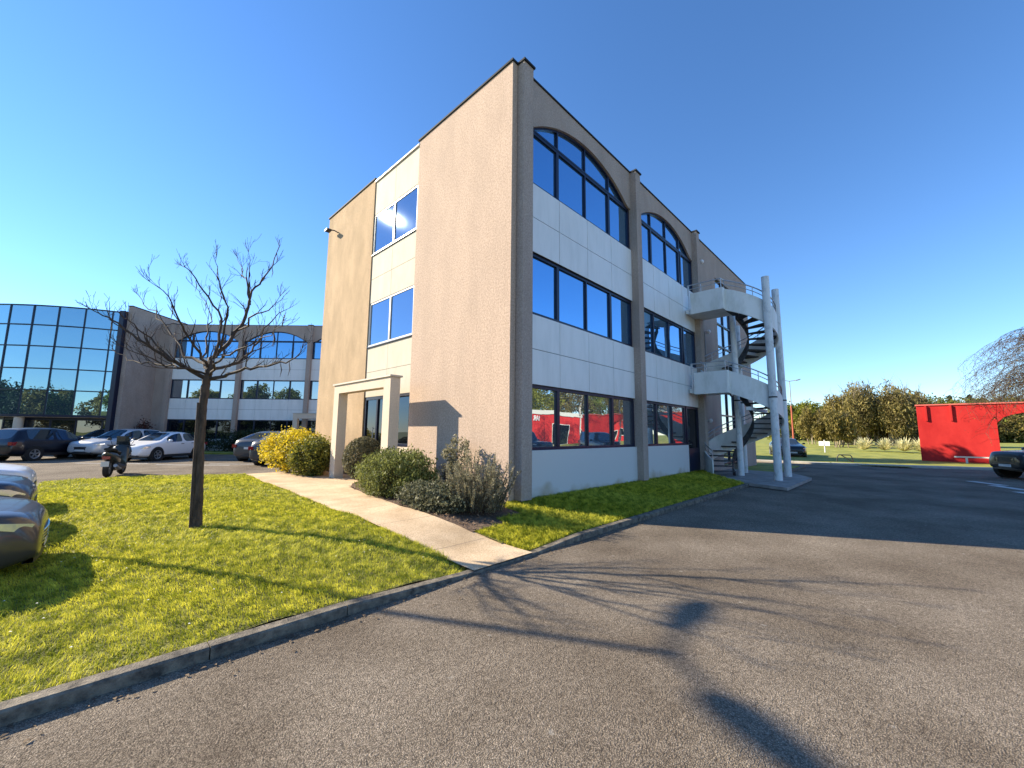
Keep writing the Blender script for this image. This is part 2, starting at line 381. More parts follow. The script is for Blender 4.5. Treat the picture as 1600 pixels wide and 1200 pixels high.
PLx = lambda y: np.interp(y, [-2.2, -1.33, -.14, 1.69, 4.93, 6.63, 9.8, 11.4], [-2.70, -2.71, -2.83, -2.86, -2.62, -2.6, -2.35, -2.2])   # left edge of the path
PRx = lambda y: np.interp(y, [-2.2, -1.3, -.46, .93, 2.72, 4.0, 4.75, 5.5, 12], [-1.66, -1.72, -1.81, -1.84, -1.6, -1.4, -1.0, -.2, .0])
LFy = lambda x: np.interp(x, [-7, -5.9, -4.9, -3.9, -3.0, -2.34], [12.5, 12.7, 12.75, 12.5, 11.9, 11.2])
LX0 = -6.75
def in_lawn(x, y):
    if y < -1.97: return False
    if y < -.3: return -14 < x < PLx(y)
    return LX0 < x < PLx(y) and y < LFy(x)
def bumpy(x, y):
    return terr(x, y) + .018 * math.sin(3.1 * x + 1.3 * y) * math.sin(2.3 * y - x) + .012 * math.sin(7 * x) * math.sin(5.5 * y + 2 * x)
lawn = sheet('lawn', in_lawn, -14, -2, -1.96, 12.9, .12, lambda x, y: bumpy(x, y) - .012, M['lawn'])

# path: sloping slab strip, with the entrance spur to the door
pv = []; pf = []
ys = [-2.09 + i * .25 for i in range(55)]
for y in ys:
    z = terr(-2.3, y) * sm((y + 3.0) / 1.6) if y > -2.0 else .045
    z = max(.03, .045 + (terr(-2.3, max(y, -1.4)) - .045) * sm((y + 2.15) / 1.5))
    if y > 11: z = .03 + (z - .03) * sm((11.6 - y) / 1)
    pv += [(float(PLx(y)), y, z), (float(PRx(y)), y, z)]
for i in range(len(ys) - 1): pf.append((2 * i, 2 * i + 1, 2 * i + 3, 2 * i + 2))
mb = MB(); mb.add(pv, pf); tag(mb.build('path', M['path']), kind='structure')
def path_z(y): return max(.03, .045 + (terr(-2.3, max(y, -1.4)) - .045) * sm((y + 2.15) / 1.5))

# planting bed and lawn strip along the long side
def in_bed(x, y): return PRx(y) < x < .02 and y < 11.3 and (y > .0 or (x < -.35 and y > -.7) or (x < -1.0 and y > -1.0))
sheet('planting_bed', in_bed, -1.9, .05, -1.3, 11.4, .1, lambda x, y: terr(x, y) + .012 * math.sin(9 * x) * math.sin(8 * y), M['soil'])
def in_strip(x, y):
    if y < -1.97 or y > 0.0: return False
    if in_bed(x, y): return False
    return PRx(y) < x < 9.1 + (y + 1.95) * .95
sheet('lawn_strip', in_strip, -1.75, 11.2, -1.96, .0, .1, lambda x, y: terr(x, y) - .01, M['lawn'])

# kerbs: separate stones 1 m long
km = MB()
def kerb_run(mb, x0, x1, y, h0, h1, wdt=.115):
    n = max(1, int(round((x1 - x0) / 1.0)))
    for i in range(n):
        a = x0 + (x1 - x0) * i / n; b = x0 + (x1 - x0) * (i + 1) / n
        ha = h0 + (h1 - h0) * i / n; hb = h0 + (h1 - h0) * (i + 1) / n
        a += .004; b -= .004
        c = .014
        T = [(a, y, -.05), (b, y, -.05), (b, y + wdt, -.05), (a, y + wdt, -.05),
             (a, y, ha - c), (b, y, hb - c), (b, y + c, hb), (a, y + c, ha), (b, y + wdt, hb), (a, y + wdt, ha)]
        mb.add(T, [(0, 1, 5, 4), (4, 5, 6, 7), (7, 6, 8, 9), (2, 3, 9, 8), (0, 4, 7, 9, 3), (1, 2, 8, 6, 5)])
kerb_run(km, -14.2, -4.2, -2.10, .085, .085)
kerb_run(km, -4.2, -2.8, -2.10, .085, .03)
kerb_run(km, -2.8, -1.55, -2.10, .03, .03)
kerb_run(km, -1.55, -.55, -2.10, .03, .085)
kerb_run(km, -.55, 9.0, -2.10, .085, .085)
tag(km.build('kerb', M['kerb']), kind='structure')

# pad under the spiral stair
pp = [(8.97, -1.95), (8.6, -3.2), (12.65, -3.27), (14.3, -2.4), (14.6, -.6), (14.6, 0), (9.55, 0), (10.9, -.6)]
mb = MB(); mb.prism([(9.0, -1.97), (8.5, -3.22), (12.65, -3.27), (14.3, -2.4), (14.6, 0), (11.0, 0), (10.9, -.3)], .02, .11); tag(mb.build('stair_pad', M['pad']), kind='structure')
mb = MB(); mb.prism([(14.62, -1.9), (20.2, -1.75), (21.2, .3), (21.2, 3), (19.3, 3), (19.3, -.02), (14.62, -.02)], .0, .07); tag(mb.build('lawn_island', M['lawn_far']), kind='structure')
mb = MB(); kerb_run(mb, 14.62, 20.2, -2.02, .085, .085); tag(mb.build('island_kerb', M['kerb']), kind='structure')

# parking lot edge and far lawn with kerb
far = sheet('far_lawn', lambda x, y: x > np.interp(y, [-60, -16, -6, -4, -2, 0, 3, 12], [34, 29, 24.9, 24.2, 23.8, 23.7, 23.4, 22]) and y < 60, 22, 300, -120, 60, 2.0, farterr, M['lawn_far'])
mb = MB()
kp = [(29, -16), (24.95, -6.1), (24.2, -4.3), (23.85, -2.7), (23.7, -.9), (23.4, 1.2), (22.6, 6)]
for (xa, ya), (xb, yb) in zip(kp[:-1], kp[1:]):
    d = Vector((xb - xa, yb - ya)); L_ = d.length; T = Matrix.Translation((xa, ya, 0)) @ Matrix.Rotation(math.atan2(d.y, d.x), 4, 'Z')
    mb.box(0, L_ - .01, -.8, .08, -.02, .10, 0, T)
tag(mb.build('far_kerb', mat('far_kerb_concrete', (.42, .38, .31), .85, c2=(.55, .50, .42), scale=2)), kind='structure')
# lawn between the lot and building two (shaded)
M2 = Matrix.Translation((-2.18, 35.02, 0)) @ Matrix.Rotation(math.atan2(-.721, .693), 4, 'Z')
mb = MB(); mb.box(.3, 22, -3.2, -.0, 0, .09, 0, M2); tag(mb.build('verge', M['lawn_far']), kind='structure')

# ---------------------------------------------------------------- office building kit (local frame: facade along +x, outside is -y)
GB, GT, FB, FT, AB, TR, PK, TOP = .98, 2.43, 4.03, 5.505, 7.19, 8.58, 9.36, 9.87
L5 = 5.361
def frame_rects(mb, xs, z0, z1, y0, y1, t=.05, ts=None, tb=.07):
    """outer frame and vertical mullions at xs"""
    mb.box(xs[0], xs[-1], y0, y1, z0, z0 + tb); mb.box(xs[0], xs[-1], y0, y1, z1 - tb, z1)
    for i, x in enumerate(xs):
        w_ = (ts[i] if ts else t)
        a, b = x - w_ / 2, x + w_ / 2
        if i == 0: a, b = x, x + w_
        if i == len(xs) - 1: a, b = x - w_, x
        mb.box(a, b, y0 - .004, y1 - .004, z0 + tb, z1 - tb)
def window(root, xs, z0, z1, pane, ts=None, frame='frame', name='window', y=.07):
    mb = MB(); frame_rects(mb, xs, z0, z1, y, y + .07, .055, ts)
    wn = mb.build(name, M[frame], root)
    mb = MB()
    for i in range(len(xs) - 1):   # each pane very slightly out of plane with the next, as real glazing is
        e = (rnd.random() - .5) * .006
        k = len(mb.v)
        mb.add([(xs[i] + .02, y + .045 + e, z0 + .03), (xs[i + 1] - .02, y + .045 - e, z0 + .03), (xs[i + 1] - .02, y + .045 - e * .4, z1 - .03), (xs[i] + .02, y + .045 + e * .6, z1 - .03)], [(0, 1, 2, 3)])
    mb.build('pane', M[pane], wn); return wn
def arch_z(x, xc): # underside of the arch
    hc = 2.32; rise = PK - TR; r_ = (hc * hc + rise * rise) / (2 * rise)
    d = min(abs(x - xc), hc)
    return PK - r_ + math.sqrt(max(r_ * r_ - d * d, 0))
def cladding(root, xs, z0, z1, rows, m='panel', y=.015):
    mb = MB(); mb.box(xs[0], xs[-1], y + .02, y + .04, z0, z1, 1)
    g = .007
    for i in range(len(xs) - 1):
        for j in range(rows):
            a = z0 + (z1 - z0) * j / rows; b = z0 + (z1 - z0) * (j + 1) / rows
            mb.box(xs[i] + g, xs[i + 1] - g, y, y + .022, a + g, b - g, 0)
    return mb.build('cladding', [M[m], M['seam']], root)
def bay(root, x0, door=False, plinth=True, stucm='stucco_shaded', panes=('pane_clear', 'pane_blue', 'pane_blue')):
    xa, xb = x0 + .32, x0 + L5
    mod = (xb - xa) / 4
    xs = [xa + mod * i for i in range(5)]; xc = (xa + xb) / 2
    ts = [.09, .10, .05, .10, .09]
    xe = xs[3] if door else xb
    xsd = xs[:4] if door else xs
    tsd = ts[:4] if door else ts
    if plinth: B('plinth', M['plinth'], root, xa, xe, 0, .2, -.35, GB)
    window(root, xsd, GB, GT, panes[0], tsd)
    cladding(root, xs, GT, FB, 2)
    window(root, xsd, FB, FT, panes[1], tsd)
    cladding(root, xs, FT, AB, 2)
    # arched window: lower row, transom, arch top
    mb = MB(); frame_rects(mb, xsd, AB, TR, .07, .14, .055, tsd)
    n = 28
    def arcband(mb, t, y0, y1, xl, xr):
        P = [xl + (xr - xl) * i / n for i in range(n + 1)]
        for a, b in zip(P[:-1], P[1:]):
            za, zb = arch_z(a, xc), arch_z(b, xc)
            mb.add([(a, y0, za), (b, y0, zb), (b, y0, max(zb - t, TR)), (a, y0, max(za - t, TR)), (a, y1, za), (b, y1, zb), (b, y1, max(zb - t, TR)), (a, y1, max(za - t, TR))],
                   [(0, 1, 2, 3), (7, 6, 5, 4), (2, 6, 7, 3), (0, 4, 5, 1)])
    arcband(mb, .06, .066, .14, xc - 2.32, xc + 2.32)
    mb.box(xa, xb, .062, .136, TR, TR + .05)
    for i in (1, 2, 3):
        w_ = .05 if i != 2 else .04
        mb.box(xs[i] - w_ / 2, xs[i] + w_ / 2, .064, .13, TR + .05, arch_z(xs[i], xc) - .055)
    wn = mb.build('arched_window', M['frame'], root)
    mb = MB()
    for i in range(len(xsd) - 1):
        mb.add([(xsd[i] + .02, .115, AB + .03), (xsd[i + 1] - .02, .115, AB + .03), (xsd[i + 1] - .02, .115, TR), (xsd[i] + .02, .115, TR)], [(0, 1, 2, 3)])
    P = [xc - 2.3 + 4.6 * i / n for i in range(n + 1)]
    for a, b in zip(P[:-1], P[1:]): mb.add([(a, .116, TR + .02), (b, .116, TR + .02), (b, .116, arch_z(b, xc) - .02), (a, .116, arch_z(a, xc) - .02)], [(0, 1, 2, 3)])
    mb.build('pane', M[panes[2]], wn)
    # wall above the arch
    mb = MB(); P = [xa + (xb - xa) * i / 36 for i in range(37)]
    for a, b in zip(P[:-1], P[1:]):
        za = arch_z(a, xc) if abs(a - xc) < 2.32 else TR; zb = arch_z(b, xc) if abs(b - xc) < 2.32 else TR
        mb.add([(a, 0, za), (b, 0, zb), (b, 0, TOP - .04), (a, 0, TOP - .04), (a, .2, za), (b, .2, zb)], [(0, 1, 2, 3), (0, 4, 5, 1)])
    mb.build('arch_wall', M[stucm], root)
    if door:
        for (z0, z1, pn) in ((0, GT, 'pane_dark'), (3.1, FT, panes[1]), (6.25, TR, panes[2])):
            a, b = xs[3] + .02, xb
            mb = MB(); frame_rects(mb, [a, b], z0, z1, .05, .13, .09, None, .08); mb.box(a + .09, b - .09, .05, .12, z0 + .08, z0 + .85)
            d = mb.build('door', M['frame'], root)
            mb = MB(); mb.add([(a + .05, .10, z0 + .8), (b - .05, .10, z0 + .8), (b - .05, .10, z1 - .04), (a + .05, .10, z1 - .04)], [(0, 1, 2, 3)]); mb.build('pane', M[pn], d)
            mb = MB(); mb.tube([(a + .16, .04, z0 + 1.0), (a + .16, .0, z0 + 1.0), (a + .30, .0, z0 + 1.0)], .014, 6); mb.build('handle', M['steel'], d)
def pier(root, x0, m='stucco_shaded', zb=0):
    mb = MB(); mb.box(x0, x0 + .32, -.2, .2, zb, TOP - .045)
    mb.build('pier', M[m], root)
    mb = MB(); mb.box(x0 - .03, x0 + .35, -.24, .21, TOP - .042, TOP + .005); mb.build('pier_cap', M['coping'], root)
def portico(root, x0, x1, y0, yd, h, hi, w_, m, cop):
    """free-standing frame: x0..x1 wide, y0 front, yd depth"""
    mb = MB()
    mb.box(x0, x0 + w_, y0, y0 + yd, 0, hi); mb.box(x1 - w_, x1, y0, y0 + yd, 0, hi)
    mb.box(x0, x1, y0, y0 + yd, hi, h - .035)
    p = mb.build('portico', m, root)
    mb = MB(); mb.box(x0 - .03, x1 + .03, y0 - .035, y0 + yd + .035, h - .033, h + .005); mb.build('coping', cop, p)
    return p

# ---------------------------------------------------------------- main building
Z0 = .28
b1 = empty('office_building', (0, 0, Z0), 0, 'nearest three storey beige office block with sunlit gable and spiral stair', 'office building')
# gable slabs (facing -x)
def slabwall(y0, y1, m, nm='gable_wall'):
    mb = MB(); mb.box(0, .16, y0, y1, -.4, TOP - .045); mb.build(nm, M[m], b1)
slabwall(0, 3.776, 'stucco'); slabwall(6.43, 10.2, 'stucco_old')
mb = MB(); mb.box(-.035, .2, -.03, 3.81, TOP - .042, TOP + .004); mb.build('coping', M['coping'], b1)
mb = MB(); mb.box(-.035, .2, 6.40, 10.24, TOP - .042, TOP + .004); mb.build('coping', M['coping'], b1)
# recessed strip between the slabs: rotate kit so that facade faces -x
def strip_box(mb, y0, y1, x0, x1, z0, z1, mi=0): mb.box(x0, x1, y0, y1, z0, z1, mi)
SY0, SY1, SYM = 3.785, 6.42, 5.12
def sclad(z0, z1, rows):
    mb = MB(); strip_box(mb, SY0, SY1, .05, .07, z0, z1, 1); g = .006
    for a, b in ((SY0, SYM), (SYM, SY1)):
        for j in range(rows):
            p, q = z0 + (z1 - z0) * j / rows, z0 + (z1 - z0) * (j + 1) / rows
            strip_box(mb, a + g, b - g, .03, .052, p + g, q - g, 0)
    mb.build('cladding', [M['panel_cream'], M['seam']], b1)
def swin(z0, z1, pane, fr='alu'):
    mb = MB()
    strip_box(mb, SY0, SY1, .028, .09, z0, z0 + .06); strip_box(mb, SY0, SY1, .045, .09, z1 - .05, z1)
    for y, w_ in ((SY0 + .03, .06), (SYM, .07), (SY1 - .03, .06)): strip_box(mb, y - w_ / 2, y + w_ / 2, .035, .088, z0 + .06, z1 - .05)
    wn = mb.build('window', M[fr], b1)
    mb = MB(); mb.add([(.066, SY1, z0 + .05), (.066, SY0, z0 + .05), (.066, SY0, z1 - .04), (.066, SY1, z1 - .04)], [(0, 1, 2, 3)]); mb.build('pane', M[pane], wn)
    mb = MB(); strip_box(mb, SY0, SY1, -.01, .03, z0 - .03, z0 - .004); mb.build('sill', M['frame'], wn)
swin(4.03, 5.48, 'pane_gable'); swin(7.13, 8.53, 'pane_gable')
sclad(8.53, 9.72, 1); sclad(5.48, 7.10, 2); sclad(2.42, 4.0, 2)
mb = MB(); strip_box(mb, SY0 - .0, SY1, -.02, .3, 9.722, 9.76); mb.build('coping', M['alu'], b1)
# entrance door (left leaf) and ground window (right) in the strip
mb = MB()
strip_box(mb, SYM, SY1, .04, .10, 2.33, 2.42); strip_box(mb, SYM, SY1, .04, .10, 0, .10)
for y in (SYM + .05, 5.62, SY1 - .05): strip_box(mb, y - .04, y + .04, .035, .10, .10, 2.33)
d = mb.build('door', M['frame'], b1)
mb = MB(); mb.add([(.075, SY1, .05), (.075, SYM, .05), (.075, SYM, 2.38), (.075, SY1, 2.38)], [(0, 1, 2, 3)]); mb.build('pane', M['pane_dark'], d)
mb = MB(); mb.tube([(-.0, 5.75, .8), (-.0, 5.75, 1.5)], .015, 8); mb.tube([(-.0, 5.75, .85), (.05, 5.75, .85)], .01, 6); mb.tube([(-.0, 5.75, 1.45), (.05, 5.75, 1.45)], .01, 6); mb.build('handle', M['steel'], d)
mb = MB()
strip_box(mb, SY0, SYM, .035, .10, 2.35, 2.42); strip_box(mb, SY0, SYM, .028, .10, .95, 1.03)
for y in (SY0 + .035, SYM - .035): strip_box(mb, y - .035, y + .035, .04, .10, 1.03, 2.35)
wn = mb.build('window', M['frame'], b1)
mb = MB(); mb.add([(.075, SYM, .98), (.075, SY0, .98), (.075, SY0, 2.38), (.075, SYM, 2.38)], [(0, 1, 2, 3)]); mb.build('pane', M['pane_dark'], wn)
mb = MB(); mb.box(.03, .12, SY0, SYM, -.3, .948); mb.build('apron_wall', M['cream'], b1)
# core and roof
mb = MB(); mb.box(.17, 8, .21, 10.15, -.4, 9.5); mb.box(8.002, 19.2, .21, 6.6, -.4, 9.5); mb.build('core_wall', M['stucco_shaded'], b1)
# portico
pm = MB(); w_ = .332
PX0, PX1 = -.874, -.602
pm.box(PX0, PX1, 3.262, 3.262 + w_, -.3, 2.476); pm.box(PX0, PX1, 6.573 - w_, 6.573, -.3, 2.476); pm.box(PX0, PX1, 3.262, 6.573, 2.476, 2.72)
po = pm.build('portico', M['cream'], b1)
pm = MB(); pm.box(PX0 - .04, PX1 + .04, 3.262 - .05, 6.573 + .04, 2.722, 2.765); pm.build('coping', M['coping_l'], po)
# long facade
X0 = .169
pier(b1, X0, 'stucco_shaded'); bay(b1, X0)
pier(b1, X0 + L5); bay(b1, X0 + L5, door=True)
pier(b1, X0 + 2 * L5)
xr = X0 + 2 * L5 + .32
mb = MB(); mb.box(X0 + .32, X0 + 2*L5, -.03, .25, TOP - .038, TOP + .002); mb.build('coping', M['coping'], b1)
mb = MB(); mb.box(X0 + .32 + L5*1.763 , X0 + 2*L5, .14, .2, -.1, GB); 
mb = MB(); mb.box(xr, 13.7, 0, .2, -.3, TOP - .04); mb.build('wall', M['stucco_shaded'], b1)
mb = MB(); mb.box(15.95, 19.2, 0, .2, -.3, TOP - .04); mb.build('wall', M['stucco_shaded'], b1)
mb = MB(); mb.box(13.7, 15.95, 0.0, .2, 8.7, TOP - .04); mb.build('wall', M['stucco_shaded'], b1)
mb = MB(); mb.box(xr, 19.25, -.03, .25, TOP - .038, TOP + .002); mb.build('coping', M['coping'], b1)
mb = MB(); mb.box(.17, 8, 9.95, 10.25, 9.3, TOP - .04); mb.box(8.002, 19.25, 6.4, 6.7, 9.3, TOP - .04); mb.box(19.0, 19.25, .2, 6.4, 9.3, TOP - .04); mb.build('parapet', M['stucco_shaded'], b1)
# stairwell glazing
mb = MB()
zs = [.1 + 1.075 * i for i in range(9)]
for z in zs: mb.box(13.7, 15.95, .05, .14, z - .035, z + .035)
for x in (13.74, 14.82, 15.91): mb.box(x - .04, x + .04, .046, .138, .0, 8.7)
wn = mb.build('stairwell_glazing', M['frame'], b1)
mb = MB(); mb.add([(13.7, .1, .0), (15.95, .1, .0), (15.95, .1, 8.7), (13.7, .1, 8.7)], [(0, 1, 2, 3)]); mb.build('pane', M['pane_clear'], wn)
# wall fittings
def wall_cam(x, y, z, pipe):
    mb = MB(); mb.tube([(x - .12, y - .02, z), (x - .12, y - .02, z - pipe)], .018, 6); mb.build('conduit', M['lamp_grey'], b1)
    mb = MB(); mb.lathe([(0, .07), (.05, .07), (.085, .03), (.09, -.03), (.06, -.08), (0, -.1)], 14, (x, y - .13, z)); mb.box(x - .03, x + .03, y - .12, y, z - .02, z + .04); mb.build('wall_camera', M['white'], b1, True)
wall_cam(11.62, 0, 8.75, 2.3); wall_cam(12.05, 0, 5.75, 2.4); wall_cam(11.75, 0, 1.95, 1.2)
mb = MB(); mb.tube([(.0, 9.3, 8.95), (-.10, 9.4, 9.03), (-.2, 9.5, 9.05)], .022, 8); mb.box(-.36, -.18, 9.46, 9.7, 9.0, 9.07); mb.build('floodlight', M['blackp'], b1)

# ---------------------------------------------------------------- spiral stair
def build_stair():
    st = empty('spiral_staircase', (11.5, -1.35, .11), 0, 'white outdoor spiral staircase with dark treads on the near office block', 'staircase')
    RO, RI = 1.32, .38
    cz = .11
    F1, F2 = 3.10 + Z0 - cz, 6.22 + Z0 - cz     # landing floors, local z
    def helix(a0, a1, z0_, z1_, r_, n):
        return [(r_ * math.cos(R(a0 + (a1 - a0) * i / n)), r_ * math.sin(R(a0 + (a1 - a0) * i / n)), z0_ + (z1_ - z0_) * i / n) for i in range(n + 1)]
    def band(mb, pts, lo, hi, th):
        n = len(pts)
        vs = []
        for (x, y, z) in pts:
            r_ = math.hypot(x, y); ux, uy = x / r_, y / r_
            vs += [(x, y, z + lo), (x, y, z + hi), (x + ux * th, y + uy * th, z + hi), (x + ux * th, y + uy * th, z + lo)]
        fs = []
        for i in range(n - 1):
            a = 4 * i; b = a + 4
            for j in range(4): fs.append((a + j, a + (j + 1) % 4, b + (j + 1) % 4, b + j))
        fs += [(3, 2, 1, 0), tuple(4 * (n - 1) + j for j in range(4))]
        mb.add(vs, fs)
    def flight(a0, a1, zt, zb, nt):
        # angle grows while walking down
        mb = MB(); band(mb, helix(a0, a1, zt, zb, RO, 60), -.22, .62, .05); s1 = mb.build('stringer', M['white_steel'], st, True)
        mb = MB(); band(mb, helix(a0 + 12, a1, zt - (zt - zb) * 12 / (a1 - a0), zb, RI, 60), -.26, .10, .03); mb.build('inner_stringer', M['tread'], st, True)
        for dz, rr in ((.95, .022), (.79, .014)):
            mb = MB(); mb.tube([(x * 1.02, y * 1.02, z + dz) for x, y, z in helix(a0, a1, zt, zb, RO, 60)], rr, 8); mb.build('handrail', M['rail'], st, True)
        for i in range(nt // 2 + 1):
            mb = MB(); a = R(a0 + (a1 - a0) * i / (nt // 2)); z = zt + (zb - zt) * i / (nt // 2); mb.tube([(RO * 1.02 * math.cos(a), RO * 1.02 * math.sin(a), z + .6), (RO * 1.02 * math.cos(a), RO * 1.02 * math.sin(a), z + .95)], .013, 6); mb.build('baluster', M['rail'], st)
        da = (a1 - a0) / nt
        for i in range(nt):
            z = zt - (zt - zb) * (i + 1) / (nt + 1)
            A, Bq = R(a0 + da * i), R(a0 + da * (i + 1.12))
            poly = [(RI * math.cos(A), RI * math.sin(A)), (RO * math.cos(A), RO * math.sin(A)), (RO * math.cos((A + Bq) / 2) * 1.0, RO * math.sin((A + Bq) / 2)), (RO * math.cos(Bq), RO * math.sin(Bq)), (RI * math.cos(Bq), RI * math.sin(Bq))]
            mb = MB(); mb.prism(poly, z - .045, z); mb.build('tread', M['tread'], st)
    flight(180, 500, F2, F1, 16)
    flight(180, 505, F1, .0, 17)
    # landings: from the wall (local y 1.35) out to the corner of the helix
    wx0, wx1 = -1.62, -.25
    yw, yo = 1.33, .02
    for F_ in (F1, F2):
        mb = MB(); mb.box(wx0, wx1, yo, yw, F_ - .16, F_); mb.box(wx0, -RI, -.03, yo, F_ - .16, F_); mb.build('landing', M['white_steel'], st)
        mb = MB(); mb.box(wx0 - .05, wx0, yo - .05, yw - .2, F_ - .22, F_ + .60); mb.box(wx0, -RO + .01, yo - .055, yo, F_ - .22, F_ + .61); mb.build('parapet_panel', M['white_steel'], st)
        for dz, rr in ((.95, .022), (.79, .014)):
            mb = MB(); mb.tube([(wx0 - .02, yw - .1, F_ + dz), (wx0 - .02, yo, F_ + dz), (-RO * 1.02, 0, F_ + dz)], rr, 8); mb.build('handrail', M['rail'], st, True)
        for x, y in ((wx0 - .02, yw - .1), (wx0 - .02, yw - .6), (wx0 - .02, yo), (-RO * 1.02, .0)):
            mb = MB(); mb.tube([(x, y, F_ + .55), (x, y, F_ + .95)], .013, 6); mb.build('baluster', M['rail'], st)
        mb = MB(); mb.tube([(wx0 - .02, yw - .14, F_ - .2), (wx0 - .02, yw - .14, F_ + .97)], .02, 6)
        mb.build('rail_post', M['rail'], st)
    for x, y, h, r_ in ((10.67, -2.6, 7.40, .125), (12.5, -2.56, 7.42, .125), (11.55, -1.22, 7.2, .11), (12.95, -1.0, 6.3, .11)):
        mb = MB(); mb.tube([(x - 11.5, y + 1.35, -.09), (x - 11.5, y + 1.35, 3.2), (x - 11.5, y + 1.35, h - cz)], r_, 20)
        p = mb.build('pole', M['pole'], st, True)
        mb = MB(); mb.tube([(x - 11.5, y + 1.35, 2.85), (x - 11.5, y + 1.35, 2.9)], r_ + .006, 20); mb.build('collar', M['blackp'], p, True)
    mb = MB(); mb.box(-1.3, 1.3, -.62, -.5, 2.42, 2.54); mb.build('beam', M['white_steel'], st)
build_stair()

# ---------------------------------------------------------------- second building
b2 = empty('office_block', (-2.18, 35.02, 0), math.atan2(-.721, .693), 'long three storey office wing across the car park in shade, with arched top windows', 'office building')
for i in range(4):
    x0 = X0 + L5 * i
    pier(b2, x0); bay(b2, x0, door=(i == 2), panes=('pane_dark', 'pane_clear', 'pane_blue'))
pier(b2, X0 + 4 * L5)
mb = MB(); mb.box(-.8, X0 - .0, 0, .2, 0, TOP - .04); mb.build('wall', M['stucco_shaded'], b2)
mb = MB(); mb.box(-.8, X0 + 4 * L5 + .3, .0, .25, TOP - .038, TOP + .003); mb.build('coping', M['coping'], b2)
mb = MB(); mb.box(-.8, X0 + 4 * L5 + .3, .21, 11, 0, 9.5); mb.build('core_wall', M['stucco_shaded'], b2)
portico(b2, 10.6, 14.0, -.95, .3, 2.95, 2.55, .33, M['cream'], M['coping_l'])
b3 = empty('curved_glass_building', (-2.18, 35.02, 0), math.atan2(-.721, .693), 'curved blue glass curtain wall building at the left edge of the car park', 'building')
# projecting slab wall at the junction
mb = MB(); mb.box(-1.1, -.8, -2.45, 3, 0, 10.5); mb.build('slab_wall', M['stucco_shaded'], b3)
mb = MB(); mb.box(-1.14, -.77, -2.5, 3, 10.502, 10.56); mb.build('coping', M['coping'], b3)
CX, CY, CR = -7.85, 8.95, 13.2
def carc(s): # arc position from the slab, s metres to the left
    a0 = math.asin((-1.2 - CX) / CR); a = a0 - s / CR
    return CX + CR * math.sin(a), CY - CR * math.cos(a), a
rows = [2.53, 4.21, 5.67, 7.20, 8.66, 10.02]
SP = [.0, .72] + [.72 + 1.44 * i for i in range(1, 13)]
mb = MB()
for s in SP:
    x, y, a = carc(s); T = Matrix.Translation((x, y, 0)) @ Matrix.Rotation(a, 4, 'Z')
    mb.box(-.035, .035, -.05, .05, 2.4, 10.05, 0, T)
for zi in rows:
    for i in range(len(SP) - 1):
        for k in range(3):
            sa = SP[i] + (SP[i + 1] - SP[i]) * k / 3; sb = SP[i] + (SP[i + 1] - SP[i]) * (k + 1) / 3
            xa, ya, _ = carc(sa); xb, yb, _ = carc(sb)
            d = Vector((xb - xa, yb - ya)); T = Matrix.Translation((xa, ya, 0)) @ Matrix.Rotation(math.atan2(d.y, d.x), 4, 'Z')
            mb.box(0, d.length, -.045, .045, zi - (.035 if zi > 2.6 else .12), zi + .035, 0, T)
cw = mb.build('curtain_wall', M['frame'], b3)
mb = MB()
for i in range(len(SP) - 1):
    for j in range(5):
        xa, ya, _ = carc(SP[i] + .01); xb, yb, _ = carc(SP[i + 1] - .01); e = (rnd.random() - .5) * .012; e2 = (rnd.random() - .5) * .012
        mb.add([(xa, ya + e, rows[j]), (xb, yb - e, rows[j]), (xb, yb - e + e2, rows[j + 1]), (xa, ya + e + e2, rows[j + 1])], [(0, 3, 2, 1)])
mb.build('pane', M['pane_cyl'], cw)
mb = MB(); mb.box(-1.42, -1.1, -2.75, -2.2, 0, 10.1); mb.build('corner_post', M['frame'], b3)
# lobby glazing below, set back; soffit, roof
mb = MB(); mp = MB()
for i in range(len(SP) - 1):
    def pt(s):
        x, y, a = carc(s); return x + .6 * math.sin(-a), y + .6 * math.cos(a)
    (xa, ya), (xb, yb) = pt(SP[i]), pt(SP[i + 1])
    mp.add([(xa, ya, 0), (xb, yb, 0), (xb, yb, 2.5), (xa, ya, 2.5)], [(0, 3, 2, 1)])
    d = Vector((xb - xa, yb - ya)); T = Matrix.Translation((xa, ya, 0)) @ Matrix.Rotation(math.atan2(d.y, d.x), 4, 'Z')
    mb.box(-.04, .04, -.05, .05, 0, 2.45, 0, T); mb.box(0, d.length, -.04, .04, 2.2, 2.45, 0, T)
lg = mb.build('lobby_glazing', M['frame'], b3); mp.build('pane', M['pane_lobby'], lg)
poly = [carc(s)[:2] for s in SP] + [(-19, 6), (-19, 14), (-1.15, 14)]
mb = MB(); mb.prism([(x, y) for x, y in poly][::-1], 2.38, 2.42); mb.prism([(x, y + .06) for x, y in poly][::-1], 9.9, 10.0); mb.build('slab', M['stucco_shaded'], b3)
for s in (5.2, 9.4):
    x, y, a = carc(s); mb = MB(); mb.tube([(x, y + .25, 0), (x, y + .25, 2.38)], .24, 16); mb.build('column', M['cream'], b3, True)

